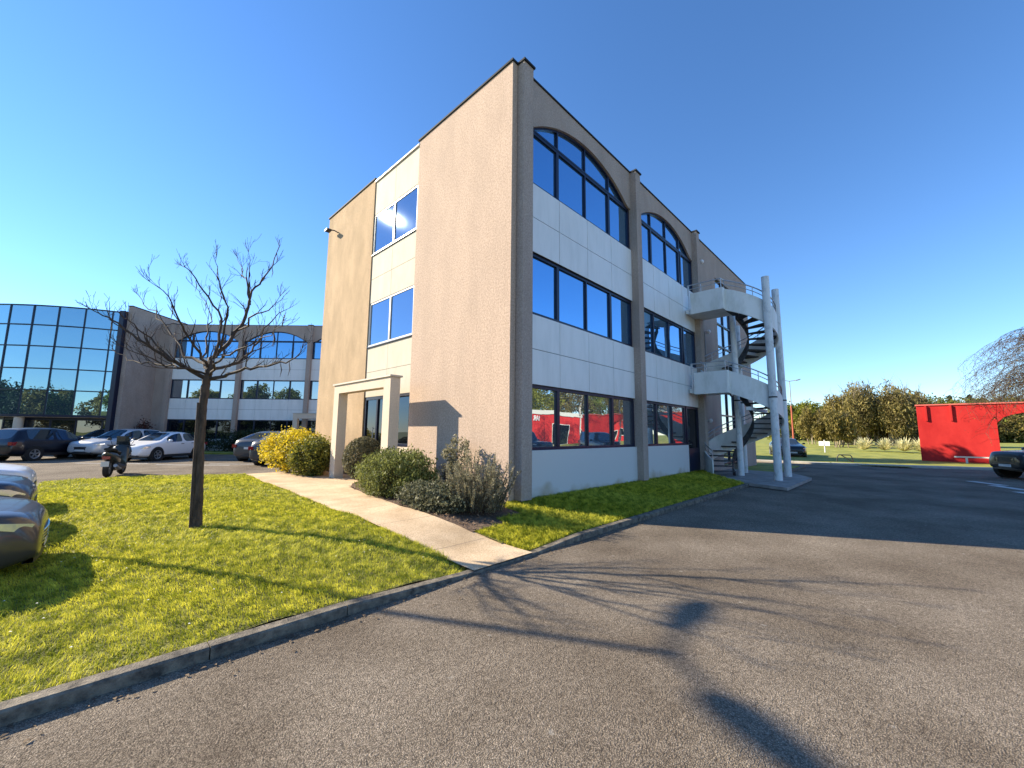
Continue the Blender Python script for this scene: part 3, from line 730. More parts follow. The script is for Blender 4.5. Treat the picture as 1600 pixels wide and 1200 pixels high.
# ---------------------------------------------------------------- red buildings
rw = empty('red_portal_wall', (32.5, -6.6, 0), 0, 'bright red rendered portal wall with an arched opening, at the right edge beyond the road', 'wall')
mb = MB()
mb.box(0, .45, -3.42, 0, 0, 3.72)
n = 20; yA, yB = -3.42, -9.6
P = [yA + (yB - yA) * i / n for i in range(n + 1)]
def rz_(y): t = (y - (yA + yB) / 2) / ((yA - yB) / 2); return 2.55 + .75 * math.sqrt(max(0, 1 - abs(t) ** 2.4))
for a, b in zip(P[:-1], P[1:]):
    za, zb = rz_(a), rz_(b)
    mb.add([(0, a, za), (0, b, zb), (0, b, 3.72), (0, a, 3.72), (.45, a, za), (.45, b, zb), (.45, b, 3.72), (.45, a, 3.72)], [(0, 1, 2, 3), (7, 6, 5, 4), (0, 4, 5, 1)])
mb.box(0, .45, -13, -9.6, 0, 3.72)
mb.build('wall', M['red'], rw)
mb = MB(); mb.box(-.06, .5, -13.02, .05, 3.722, 3.80); mb.build('coping', M['red_l'], rw)
for y in (-.42, -1.55): mb = MB(); mb.box(-.10, -.002, y - .05, y + .05, 2.7, 3.7); mb.build('rib', M['red'], rw)
rb = empty('red_building', (28, -28, 0), 0, 'low red commercial building with a white fascia and white sign letters across the road', 'building')
mb = MB(); mb.box(0, 37, -8, 0, 0, 4.1); mb.build('wall', M['red'], rb)
mb = MB(); mb.box(-.1, 37.1, -8.1, .1, 4.102, 4.55); mb.build('fascia', M['alu'], rb)
for x0, x1, z0, z1 in ((9.5, 13.5, .1, 3.0), (25, 27, .1, 2.2), (28.5, 30, 1.2, 2.6), (19, 21, 1.2, 2.6), (16.5, 17.5, .1, 2.2)):
    mb = MB(); mb.box(x0, x1, -.04, .03, z0, z1); wf = mb.build('window', M['alu'], rb)
    mb = MB(); mb.box(x0 + .12, x1 - .12, .031, .036, z0 + .1, z1 - .1); mb.build('pane', M['pane_dark'], wf)
cu = bpy.data.curves.new('sign_text', 'FONT'); cu.body = 'IAR'; cu.size = .95; cu.extrude = .04; cu.offset = .02
to = bpy.data.objects.new('sign_text_tmp', cu); COL.objects.link(to)
bpy.context.view_layer.update()
me = bpy.data.meshes.new_from_object(to.evaluated_get(bpy.context.evaluated_depsgraph_get())); bpy.data.objects.remove(to)
me.materials.clear(); me.materials.append(M['white'])
tx = bpy.data.objects.new('sign_lettering', me); COL.objects.link(tx); tx.parent = rb
tx.rotation_euler = (R(90), 0, R(180)); tx.location = (6.95, .08, 3.25)

# ---------------------------------------------------------------- vegetation kit
def leaves(n, center, radii, size, shell=.45, elong=1.0, up=0.0, flat=0.0, clumps=None, cs=.25, zmin=None):
    """n small quads spread through an ellipsoid; returns arrays"""
    c = np.array(center, float); rr = np.array(radii, float)
    if clumps:
        d = npr.normal(size=(clumps, 3)); d /= np.linalg.norm(d, axis=1)[:, None]
        cc = d * (npr.random((clumps, 1)) ** shell)
        k = npr.integers(0, clumps, n); P = cc[k] + npr.normal(size=(n, 3)) * cs
    else:
        d = npr.normal(size=(n, 3)); d /= np.linalg.norm(d, axis=1)[:, None]
        P = d * (npr.random((n, 1)) ** shell)
    P = P * rr + c
    if zmin is not None: P[:, 2] = np.maximum(P[:, 2], zmin + npr.random(n) * .1)
    a = npr.normal(size=(n, 3)); a[:, 2] += up; a /= np.linalg.norm(a, axis=1)[:, None]
    b = np.cross(a, npr.normal(size=(n, 3))); b /= np.linalg.norm(b, axis=1)[:, None] + 1e-9
    s = size * (.6 + .8 * npr.random((n, 1)))
    a = a * s * elong; b = b * s
    V = np.stack([P - a * .5, P + b * .45, P + a * .5, P - b * .45], 1).reshape(-1, 3)
    return V
def leafobj(name, Vs, m, parent):
    V = np.concatenate(Vs); return npmesh(name, V, np.arange(len(V)).reshape(-1, 4), m, parent)

def branch(mb, p, d, length, r_, depth, spread, rg, n=5, kids=3, up=.15, tips=None, minr=.0022):
    """recursive twigging: bends, tapers and forks"""
    pts = [p.copy()]; seg = 4; q = p.copy(); dd = d.copy()
    for i in range(seg):
        dd = (dd + Vector((rg.uniform(-1, 1), rg.uniform(-1, 1), rg.uniform(-.7, 1))) * .20 + Vector((0, 0, up * .35))).normalized()
        q = q + dd * (length / seg); pts.append(q.copy())
    rad = [max(minr, r_ * (1 - .6 * i / seg)) for i in range(seg + 1)]
    mb.tube(pts, rad, n, cap=False)
    if tips is not None and depth == 0: tips.append(pts[-1])
    if depth > 0:
        for k in range(kids):
            t = .3 + .7 * (k + rg.random() * .6) / kids; i = min(seg, int(t * seg)); base = pts[i]
            ax = Vector((rg.gauss(0, 1), rg.gauss(0, 1), rg.gauss(0, 1))).normalized()
            nd = (dd + ax * spread * rg.uniform(.6, 1.2)).normalized()
            branch(mb, base, nd, length * rg.uniform(.5, .8), rad[i] * .62, depth - 1, spread, rg, max(3, n - 1), kids, up, tips, minr)

# ---- bare ornamental tree on the lawn
def bare_tree():
    rg = random.Random(5)
    tr = empty('bare_tree', (-4.69, 1.97, .18), 0, 'slim bare ornamental tree with a wide twiggy crown growing on the sunny lawn', 'tree')
    o = Vector((-4.69, 1.97, .18))
    mb = MB()
    tp = [(-4.69, 1.97, .10), (-4.69, 1.97, .24), (-4.70, 1.98, .6), (-4.715, 1.995, .97), (-4.74, 2.02, 1.5), (-4.75, 2.03, 1.94), (-4.745, 2.03, 2.3), (-4.72, 2.0, 2.55), (-4.70, 2.0, 2.72)]
    tp = [Vector(a) - o for a in tp]
    tp2 = [tp[0]]; tr_ = [.12]; R_ = [.11, .073, .060, .056, .054, .054, .060, .048, .028]
    for k in range(len(tp) - 1):
        for q in range(1, 7):
            tp2.append(tp[k].lerp(tp[k + 1], q / 6) + Vector((rg.gauss(0, .0025), rg.gauss(0, .0025), 0))); tr_.append((R_[k] + (R_[k + 1] - R_[k]) * q / 6) * rg.uniform(.95, 1.06))
    mb.tube(tp2, tr_, 14)
    mb.build('trunk', M['bark'], tr, True)
    limbs = [
(0.040,[(-4.71, 1.99, 2.5), (-4.69, 2.12, 2.77), (-4.57, 2.14, 2.93), (-4.44, 2.14, 3.13), (-4.3, 2.14, 3.44), (-4.23, 2.21, 3.75), (-4.17, 2.29, 4.07), (-4.04, 2.3, 4.31), (-3.9, 2.3, 4.63), (-3.8, 2.35, 5.05)]),
(0.017,[(-4.20, 2.25, 3.86), (-4.3, 2.29, 4.24), (-4.26, 2.77, 4.53), (-4.28, 3.22, 4.97)]),
(0.014,[(-4.2, 2.24, 3.8), (-4.26, 2.1, 4.25), (-4.34, 2.04, 4.66)]),
(0.034,[(-4.75, 2.03, 2.43), (-4.89, 2.0, 2.5), (-5.05, 1.99, 2.59), (-5.21, 1.97, 2.66), (-5.4, 1.99, 2.8), (-5.58, 2.0, 2.91), (-5.8, 2.04, 3.11), (-5.96, 2.03, 3.19), (-6.05, 2.0, 3.22)]),
(0.022,[(-4.87, 2.05, 2.5), (-5.1, 2.68, 2.68), (-5.35, 3.24, 2.73), (-5.59, 3.77, 2.85), (-5.78, 4.2, 3.02)]),
(0.026,[(-4.73, 2.02, 2.57), (-4.88, 2.54, 2.8), (-5.05, 3.1, 3.17), (-5.2, 3.62, 3.52), (-5.38, 4.19, 3.9), (-5.53, 4.72, 4.23)]),
(0.022,[(-4.73, 2.01, 2.6), (-4.9, 1.82, 2.8), (-5.1, 1.65, 3.04), (-5.23, 1.41, 3.2), (-5.38, 1.19, 3.42), (-5.58, 1.02, 3.51)]),
(0.024,[(-4.69, 1.97, 2.75), (-4.63, 1.95, 3.18), (-4.63, 2.01, 3.4), (-4.8, 2.23, 3.78), (-4.96, 2.44, 4.12), (-5.08, 2.62, 4.32), (-5.11, 2.7, 4.35)]),
(0.018,[(-4.6, 2.0, 2.88), (-4.62, 1.7, 3.24), (-4.65, 1.53, 3.5), (-4.77, 1.45, 3.75), (-4.85, 1.32, 3.95), (-4.9, 1.18, 4.13)]),
(0.030,[(-4.69, 1.97, 2.43), (-4.61, 1.72, 2.45), (-4.51, 1.45, 2.49), (-4.41, 1.18, 2.54), (-4.28, 0.88, 2.55), (-4.12, 0.55, 2.59), (-4.02, 0.29, 2.64), (-4.01, 0.11, 2.76)]),
(0.026,[(-4.69, 1.97, 2.58), (-4.53, 1.99, 2.64), (-4.35, 1.99, 2.75), (-4.18, 2.0, 2.96), (-4.06, 2.06, 3.19), (-3.94, 2.12, 3.51), (-3.76, 2.11, 3.72), (-3.61, 2.14, 3.86)]),
(0.016,[(-4.36, 2.1, 3.3), (-4.31, 1.33, 3.44), (-4.19, 0.97, 3.49), (-4.17, 0.71, 3.61)]),
(0.020,[(-4.7, 1.98, 2.53), (-4.74, 2.46, 2.81), (-4.68, 2.82, 3.2), (-4.58, 3.16, 3.63), (-4.62, 3.63, 4.08), (-4.78, 4.23, 4.51)]),
(0.020,[(-4.71, 1.99, 2.47), (-4.73, 1.58, 2.6), (-4.71, 1.12, 2.69), (-4.6, 0.57, 2.73), (-4.51, 0.05, 2.84), (-4.44, -0.45, 2.89)]),
(0.018,[(-4.75, 2.03, 2.5), (-4.98, 1.93, 2.56), (-5.24, 1.84, 2.52), (-5.44, 1.71, 2.62), (-5.62, 1.55, 2.66), (-5.76, 1.35, 2.69)]),
(0.016,[(-5.15, 2.1, 2.66), (-5.43, 2.31, 3.0), (-5.63, 2.08, 3.15), (-5.75, 1.77, 3.13)])]
    for r_, P in limbs:
        P = [Vector(p) - o for p in P]; n = len(P) - 1
        # finer, slightly crooked polyline
        Q = [P[0]]
        for a, b in zip(P[:-1], P[1:]):
            for k in (1, 2, 3):
                q = a.lerp(b, k / 3); L_ = (b - a).length
                if k < 3 or b is not P[-1]: q = q + Vector((rg.gauss(0, 1), rg.gauss(0, 1), rg.gauss(0, 1))) * .035 * L_
                Q.append(q)
        rad = [max(.0035, r_ * (1 - .86 * i / (len(Q) - 1))) for i in range(len(Q))]
        lb = MB(); lb.tube(Q, rad, 8)
        # side shoots
        for i in range(3, len(Q)):
            if rg.random() < .62:
                d0 = (Q[i] - Q[i - 1]).normalized()
                ax = Vector((rg.gauss(0, 1), rg.gauss(0, 1), rg.gauss(0, 1))).normalized()
                nd = (d0 * .8 + ax * .65 + Vector((0, 0, .35))).normalized()
                t = i / len(Q)
                branch(lb, Q[i], nd, rg.uniform(.18, .40) * (1.15 - .45 * t), min(rad[i] * .6, .010), 2 if rg.random() < .55 else 1, .75, rg, 5, 2, .25)
        for _ in range(2):
            d0 = (Q[-1] - Q[-2]).normalized(); branch(lb, Q[-1], (d0 + Vector((rg.gauss(0, .3), rg.gauss(0, .3), .3))).normalized(), .17, .005, 1, .8, rg, 4, 3, .3)
        # hanging seed pods
        for _ in range(2):
            q = Q[rg.randrange(len(Q) // 2, len(Q))]; e = Vector((rg.gauss(0, .02), rg.gauss(0, .02), -1))
            if rg.random() < .6: lb.tube([q, q + e * .05, q + e * .12 + Vector((.015, 0, 0)), q + e * .22], [.002, .006, .007, .002], 5)
        lb.build('branch', M['twig'], tr, True)
bare_tree()
mb = MB(); mb.tube([(-4.755, 1.96, .1), (-4.785, 1.985, 1.0), (-4.81, 2.01, 2.05)], [.024, .023, .021], 9); mb.tube([(-4.83, 2.03, 1.16), (-4.73, 1.96, 1.17), (-4.64, 2.0, 1.16), (-4.74, 2.12, 1.15), (-4.84, 2.05, 1.16)], .007, 5)
tag(mb.build('tree_stake', M['bark']), 'dark wooden stake tied beside the trunk of the bare tree', 'stake')

# ---- shrubs by the gable
def shrub(name, label, loc, parts, stems=8, h=1.0, group=None):
    r0 = empty(name, loc, 0, label, 'shrub', group)
    mb = MB(); rg = random.Random(hash(name) % 99 + int(h * 10))
    for i in range(stems):
        a = rg.uniform(0, 6.28); d = Vector((math.cos(a) * .5, math.sin(a) * .5, 1)).normalized(); branch(mb, Vector((math.cos(a) * .06, math.sin(a) * .06, -.05)), d, h * .55, .012, 1, .5, rg, 5, 3)
    mb.build('stems', M['twig'], r0)
    for nm, Vs, m in parts: leafobj(nm, Vs, m, r0)
    return r0
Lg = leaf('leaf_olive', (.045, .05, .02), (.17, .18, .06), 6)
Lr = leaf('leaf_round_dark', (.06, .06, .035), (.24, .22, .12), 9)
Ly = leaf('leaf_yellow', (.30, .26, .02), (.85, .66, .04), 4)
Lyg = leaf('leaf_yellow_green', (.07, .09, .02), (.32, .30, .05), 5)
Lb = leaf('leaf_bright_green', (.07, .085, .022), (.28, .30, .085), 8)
Lro = leaf('leaf_rosemary', (.12, .12, .07), (.42, .38, .24), 9)
Liv = leaf('leaf_ivy', (.04, .05, .03), (.22, .22, .13), 10)
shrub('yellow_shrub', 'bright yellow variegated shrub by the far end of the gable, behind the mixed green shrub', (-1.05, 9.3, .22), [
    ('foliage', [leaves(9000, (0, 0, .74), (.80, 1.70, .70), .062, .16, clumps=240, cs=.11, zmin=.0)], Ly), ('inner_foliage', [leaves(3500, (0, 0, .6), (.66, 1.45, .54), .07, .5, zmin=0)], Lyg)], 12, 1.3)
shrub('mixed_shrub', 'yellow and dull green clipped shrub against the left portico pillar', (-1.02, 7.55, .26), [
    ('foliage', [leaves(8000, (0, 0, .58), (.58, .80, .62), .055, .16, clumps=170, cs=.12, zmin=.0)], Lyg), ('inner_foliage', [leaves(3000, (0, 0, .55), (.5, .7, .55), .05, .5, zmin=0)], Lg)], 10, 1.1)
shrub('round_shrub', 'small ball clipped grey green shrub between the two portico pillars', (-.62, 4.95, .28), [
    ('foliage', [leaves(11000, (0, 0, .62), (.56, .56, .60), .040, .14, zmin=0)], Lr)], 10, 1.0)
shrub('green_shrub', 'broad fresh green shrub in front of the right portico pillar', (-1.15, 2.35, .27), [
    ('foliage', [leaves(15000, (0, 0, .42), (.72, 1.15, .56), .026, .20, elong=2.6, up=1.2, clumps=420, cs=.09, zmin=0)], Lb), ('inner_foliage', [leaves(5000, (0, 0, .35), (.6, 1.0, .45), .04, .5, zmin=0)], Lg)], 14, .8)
# spiky rosemary: many upright shoots clothed in short needles
def rosemary():
    r0 = empty('rosemary_shrub', (-.98, -.15, .24), 0, 'tall spiky grey green rosemary bush at the corner of the building', 'shrub')
    rg = random.Random(3); mb = MB(); VS = []
    for i in range(230):
        a = rg.uniform(0, 6.28); rr = math.sqrt(rg.random()); bx, by = math.cos(a) * rr * .50, math.sin(a) * rr * .72
        ln = rg.uniform(.45, 1.12) * (1.15 - .45 * rr); d = Vector((bx * .75 + rg.gauss(0, .18), by * .55 + rg.gauss(0, .16), 1)).normalized()
        p0 = Vector((bx * .75, by * .75, .02)); pts = [p0]
        for k in range(6):
            d = (d + Vector((rg.gauss(0, .10), rg.gauss(0, .10), .10))).normalized(); pts.append(pts[-1] + d * ln / 6)
        mb.tube(pts, [.006, .005, .005, .004, .004, .003, .002], 4, cap=False)
        P = np.array([tuple(p) for p in pts]); n = 120
        t = npr.random(n) * 6 * .97 + .1; i0 = np.minimum(t.astype(int), 5); fr = (t - i0)[:, None]
        Q = P[i0] * (1 - fr) + P[i0 + 1] * fr
        dv = npr.normal(size=(n, 3)); dv[:, 2] = np.abs(dv[:, 2]) * .8 + .35; dv /= np.linalg.norm(dv, axis=1)[:, None]
        sd_ = np.cross(dv, npr.normal(size=(n, 3))); sd_ /= np.linalg.norm(sd_, axis=1)[:, None]
        l = .035 + .02 * npr.random((n, 1))
        VS.append(np.stack([Q, Q + dv * l * .5 + sd_ * .0055, Q + dv * l, Q + dv * l * .5 - sd_ * .0055], 1).reshape(-1, 3))
    mb.build('stems', M['twig'], r0); leafobj('foliage', VS, Lro, r0)
rosemary()
shrub('ivy_shrub', 'low dark leafy ground shrub between the green shrub and the rosemary', (-1.42, .55, .25), [
    ('foliage', [leaves(7000, (0, 0, .18), (.42, .85, .30), .042, .25, clumps=200, cs=.12, zmin=-.02)], Liv)], 8, .5)
# low plants behind the rosemary by the wall
shrub('tall_thin_shrub', 'thin straggly shrub standing in the portico shadow at the gable wall', (-.35, 1.25, .28), [
    ('foliage', [leaves(1800, (0, 0, .7), (.22, .45, .55), .035, .5, elong=1.8, up=1, clumps=60, cs=.10, zmin=.1)], Lro)], 9, 1.1)
# litter on the bed edge
n = 2600; x = -1.85 + npr.random(n) * 1.9; y = -1.25 + npr.random(n) * 8; z = nterr(x, y) + .018
keep = [(in_bed(a, b_)) for a, b_ in zip(x, y)]; x, y, z = x[keep], y[keep], z[keep]; n = len(x)
a = npr.random(n) * 6.28; s = .012 + npr.random(n) * .02; c_, s_ = np.cos(a) * s, np.sin(a) * s; h = npr.normal(size=n) * .008
V = np.stack([np.stack([x - c_, y - s_, z - h], 1), np.stack([x + s_ * .5, y - c_ * .5, z + h], 1), np.stack([x + c_, y + s_, z + h], 1), np.stack([x - s_ * .5, y + c_ * .5, z + .004], 1)], 1).reshape(-1, 3)
tag(npmesh('leaf_litter', V, np.arange(len(V)).reshape(-1, 4), mat('litter', (.10, .05, .025), .9, c2=(.30, .20, .12), scale=30)), kind='stuff')

n = 420; x = -6.5 + npr.random(n) * 13; y = -2.13 - np.abs(npr.normal(size=n)) * .12; z = np.full(n, .008)
a = npr.random(n) * 6.28; s = .008 + npr.random(n) * .016; c_, s_ = np.cos(a) * s, np.sin(a) * s
V = np.stack([np.stack([x - c_, y - s_, z], 1), np.stack([x + s_ * .5, y - c_ * .5, z + .006], 1), np.stack([x + c_, y + s_, z + .003], 1), np.stack([x - s_ * .5, y + c_ * .5, z + .008], 1)], 1).reshape(-1, 3)
tag(npmesh('gutter_debris', V, np.arange(len(V)).reshape(-1, 4), mat('gutter_litter', (.05, .03, .018), .9, c2=(.20, .14, .08), scale=30)), kind='stuff')

# ---------------------------------------------------------------- grass
def grass(name, n, x0, x1, y0, y1, inside, hfun, hmin, hmax, wd, m, dens):
    x = x0 + npr.random(n) * (x1 - x0); y = y0 + npr.random(n) * (y1 - y0)
    d = np.hypot(x - CP.x, y - CP.y)
    k = npr.random(n) < dens(d)
    x, y, d = x[k], y[k], d[k]
    k = inside(x, y); x, y, d = x[k], y[k], d[k]; n = len(x)
    z = hfun(x, y)
    patch = .5 + .5 * np.sin(2.7 * x + 1.1 * np.sin(3.3 * y)) * np.sin(3.1 * y + 1.7 * np.sin(2.1 * x))
    tuft = .5 + .5 * np.sin(13 * x + 3 * np.sin(9 * y)) * np.sin(12 * y + 2 * np.sin(8 * x))
    h = (hmin + (hmax - hmin) * npr.random(n) ** 1.3) * (.35 + .35 * patch + .9 * tuft * npr.random(n) + .5 * (np.sin(31 * x + 5 * np.sin(17 * y)) * np.sin(29 * y) > .3))
    a = npr.random(n) * 6.28; lean = (.3 + 1.6 * npr.random(n)) * h; la = npr.random(n) * 6.28 * .5 + 1.2 * np.sin(x * 2 + y) + a * .2
    w_ = wd * (.7 + .6 * npr.random(n)) * np.clip(d / 6, .8, 2.6)
    ca, sa = np.cos(a) * w_ / 2, np.sin(a) * w_ / 2
    lx, ly = np.cos(la) * lean, np.sin(la) * lean
    zz = z - .012
    P0 = np.stack([x - ca, y - sa, zz], 1); P1 = np.stack([x + ca, y + sa, zz], 1)
    P2 = np.stack([x + ca * .7 + lx * .35, y + sa * .7 + ly * .35, z + h * .55], 1)
    P3 = np.stack([x - ca * .7 + lx * .35, y - sa * .7 + ly * .35, z + h * .55], 1)
    P4 = np.stack([x + lx, y + ly, z + h * .92], 1)
    V = np.stack([P0, P1, P2, P3, P4], 1).reshape(-1, 3); i = np.arange(n)[:, None] * 5
    q = i + np.array([[0, 1, 2]]); q2 = i + np.array([[0, 2, 3]]); q3 = i + np.array([[3, 2, 4]])
    return tag(npmesh(name, V, np.concatenate([q, q2, q3]), m), kind='stuff')
def nb(x, y): return nterr(x, y) + .018 * np.sin(3.1 * x + 1.3 * y) * np.sin(2.3 * y - x) + .012 * np.sin(7 * x) * np.sin(5.5 * y + 2 * x) - .005
def ins_l(x, y):
    return np.where(y < -.3, (x < PLx(y) + .02) & (y > -1.95), (x > LX0) & (x < PLx(y) + .02) & (y < LFy(x)))
grass('lawn_grass', 620000, -9, -2.2, -1.96, 12.8, ins_l, nb, .016, .046, .0062, M['grass'], lambda d: np.clip((6.0 / d) ** 1.5, .16, 1))
def ins_s(x, y):
    bed = ((x < -.35) & (y > -.7)) | ((x < -1.0) & (y > -1.0))
    return (x > PRx(y)) & (x < 9.1 + (y + 1.95) * .95) & (y > -1.95) & (y < -.0) & ~bed
grass('strip_grass', 160000, -1.8, 11, -1.96, 0, ins_s, lambda x, y: nterr(x, y) - .005, .025, .07, .008, M['grass'], lambda d: np.clip((6.5 / d) ** 1.2, .2, 1))
# daisies
n = 200; x = -6.6 + npr.random(n) * 4; y = -1.7 + npr.random(n) * 12; z = nb(x, y) + .05
k = ins_l(x, y); x, y, z = x[k], y[k], z[k]
s = .009
V = np.stack([np.stack([x - s, y, z], 1), np.stack([x, y - s, z + .003], 1), np.stack([x + s, y, z], 1), np.stack([x, y + s, z + .004], 1)], 1).reshape(-1, 3)
tag(npmesh('daisies', V, np.arange(len(V)).reshape(-1, 4), mat('petal', (.7, .7, .62), .7)), kind='stuff')

# ---------------------------------------------------------------- distant trees
def crown_tree(name, label, loc, h, rad, m, kind='round', n=5000, size=.28, group=None, seed=1, bark='bark', cat='tree', cb=.25):
    r0 = empty(name, loc, 0, label, cat, group); rg = random.Random(seed)
    mb = MB(); mb.tube([(0, 0, -.2), (rg.gauss(0, .1), rg.gauss(0, .1), h * .35), (rg.gauss(0, .2), rg.gauss(0, .2), h * .72)], [h * .022, h * .016, h * .006], 8)
    mb.build('trunk', M[bark], r0, True)
    Vs = []
    if kind == 'round':
        for k in range(14):
            a = rg.uniform(0, 6.28); q = rg.uniform(0, 1) ** .6; zc = rg.uniform(cb, .92)
            w_ = math.sin(min(1, (zc - cb + .12) / (1.05 - cb)) * math.pi) * .75 + .2
            c = (math.cos(a) * q * rad * .75 * w_, math.sin(a) * q * rad * .75 * w_, zc * h); s_ = rad * rg.uniform(.32, .52)
            Vs.append(leaves(n // 14, c, (s_, s_, s_ * .8), size, .3, clumps=26, cs=.2))
    elif kind == 'conifer':
        for k in range(9):
            zc = .3 + .7 * k / 9; Vs.append(leaves(n // 9, (0, 0, zc * h), (rad * (1.1 - zc), rad * (1.1 - zc), .06 * h), size, .4))
    leafobj('crown', Vs, m, r0)
    return r0
def twiggy(name, label, loc, h, rad, stems, m, seed, n=9000, group=None, lsize=.30):
    """leafless looking clump: many pale stems and a haze of fine twigs"""
    r0 = empty(name, loc, 0, label, 'tree', group); rg = random.Random(seed); mb = MB(); Vs = []
    for i in range(stems):
        a = rg.uniform(0, 6.28); q = math.sqrt(rg.random()); bx, by = math.cos(a) * q * rad * .6, math.sin(a) * q * rad * .6
        tx_, ty = bx * 1.5 + rg.gauss(0, .4), by * 1.5 + rg.gauss(0, .4); hh = h * rg.uniform(.7, 1) * (1 - .25 * q * q)
        pts = [(bx + (tx_ - bx) * t, by + (ty - by) * t, hh * t + .0) for t in (0, .25, .5, .75, 1)]
        pts = [(x + rg.gauss(0, .12), y + rg.gauss(0, .12), z) for x, y, z in pts]
        mb.tube(pts, [h * .012, h * .009, h * .007, h * .005, .015], 5, cap=False)
        for k in range(7):
            t = rg.uniform(.25, .95); x, y, z = bx + (tx_ - bx) * t, by + (ty - by) * t, hh * t
            branch(mb, Vector((x, y, z)), Vector((rg.gauss(0, .6), rg.gauss(0, .6), 1)).normalized(), h * .16, h * .003, 1, .5, rg, 3, 3)
        Vs.append(leaves(n // stems, (tx_ * .9, ty * .9, hh * .60), (rad * .36, rad * .36, hh * .42), lsize, .45, elong=2.6, up=1.6))
    mb.build('trunk', M['pale_bark'], r0); leafobj('crown', Vs, m, r0); return r0

Fo = leaf('far_olive', (.10, .085, .022), (.30, .24, .065), .8, .3)
Fb = leaf('far_brown_twigs', (.11, .09, .03), (.30, .25, .08), .7, .3)
Fg = leaf('far_green', (.05, .075, .015), (.17, .20, .03), .6, .3)
Fy = leaf('far_yellow_green', (.11, .12, .015), (.30, .30, .035), .6, .35)
Fd = leaf('far_dark_green', (.012, .025, .012), (.05, .075, .03), .7, .2)
def polar(u, D):   # world point at photo column u and depth D along the view axis
    X = (u - 800) / 631.6 * D
    return (CP.x + Fv.x * D + Rv.x * X, CP.y + Fv.y * D + Rv.y * X)
def T3(u, D):
    x, y = polar(u, D); return (x, y, farterr(x, y) - .1)
# big brown clump, several trees wide
for i, (u, D, h, rad, st, mm, lab) in enumerate([
    (1358, 58, 10.2, 4.4, 34, Fb, 'largest leafless brown thicket tree behind the spiky plants, left of the red wall'),
    (1402, 60, 9.6, 3.8, 28, Fb, 'tall brown leafless tree just left of the red wall, right half of the thicket'),
    (1322, 60, 8.8, 3.6, 22, Fo, 'olive brown leafless tree at the left shoulder of the thicket'),
    (1299, 50, 5.6, 2.2, 9, Fo, 'small leafless tree with a single pale trunk right of the white sign'),
    (1270, 64, 6.8, 2.8, 12, Fo, 'thin olive leafless tree behind the white sign')]):
    twiggy('leafless_tree', lab, T3(u, D), h, rad, st, mm, 20 + i, n=22000 if rad > 3 else 9000, lsize=.15)
crown_tree('bushy_tree', 'rounded yellow green tree right of the red street lamp', T3(1256, 88), 8.6, 3.6, Fy, n=5000, size=.30, seed=3)
crown_tree('bushy_tree', 'mid green tree between the stair poles and the red street lamp', T3(1232, 92), 8.0, 3.6, Fg, n=5000, size=.30, seed=4)
crown_tree('bushy_tree', 'dark evergreen tree low behind the red street lamp', T3(1243, 95), 5.0, 3.0, Fd, n=4000, size=.3, seed=5)
crown_tree('bushy_tree', 'dark evergreen tree low beside the left edge of the red wall', T3(1424, 62), 3.8, 1.8, Fd, n=3000, size=.22, seed=6)
protos = [crown_tree('forest_tree', 'wooded horizon tree beyond the red wall and thicket', T3(1440, 118), 11.5, 6, m_, n=4200, size=.46, group='trees of the wooded horizon', seed=30 + i, cb=.08) for i, m_ in enumerate((Fg, Fy, Fo, Fg))]
FT_ = [(1452, 110, 1.0), (1468, 122, 1.05), (1486, 112, .95), (1500, 124, 1.1), (1516, 114, .98), (1533, 122, 1.1), (1548, 110, 1.0), (1565, 118, 1.1), (1583, 108, 1.0), (1600, 116, 1.1), (1622, 108, 1.0), (1640, 118, 1.1),
       (1412, 120, 1.12), (1385, 125, 1.05), (1340, 122, 1.0), (1358, 112, 1.0), (1373, 119, 1.0), (1397, 113, 1.0), (1425, 112, .95), (1330, 112, .8), (1312, 118, .9), (1290, 124, .95), (1268, 128, 1.0), (1246, 120, .85), (1225, 126, .9), (1205, 118, .8)]
for i, (u, D, s) in enumerate(FT_):
    o = protos[i] if i < 4 else copy_tree(protos[i % 4])
    o.location = T3(u, D); o.scale = (s, s, s); o.rotation_euler.z = i * 1.3
cpro = crown_tree('conifer_tree', 'dark spiky conifer rising over the wooded horizon', T3(1458, 130), 15, 3.2, Fd, 'conifer', 1500, .5, group='conifers of the wooded horizon', seed=9)
for i, (u, D, s) in enumerate(((1444, 128, .92), (1482, 132, 1.02), (1513, 130, 1.03), (1432, 124, .92))):
    o = cpro if i == 0 else copy_tree(cpro); o.location = T3(u, D); o.scale = (s, s, s)
# hidden behind the block, cast the lumpy shade over the far lawn and the red wall
crown_tree('bushy_tree', 'tall tree hidden behind the far end of the near office block', (25.2, 5.4, .05), 9.9, 2.5, Fg, n=8000, size=.26, seed=41)
crown_tree('bushy_tree', 'broad tree hidden behind the far end of the near office block', (24.8, 8.2, .05), 9.4, 2.6, Fg, n=8000, size=.26, seed=42)
crown_tree('bushy_tree', 'olive tree behind the middle of the near office block', (21.8, 11.2, .05), 9.6, 2.6, Fo, n=8000, size=.26, seed=43)
crown_tree('bushy_tree', 'dark tree behind the middle of the near office block', (22.4, 14.6, .05), 10.4, 2.6, Fd, n=8000, size=.26, seed=44)
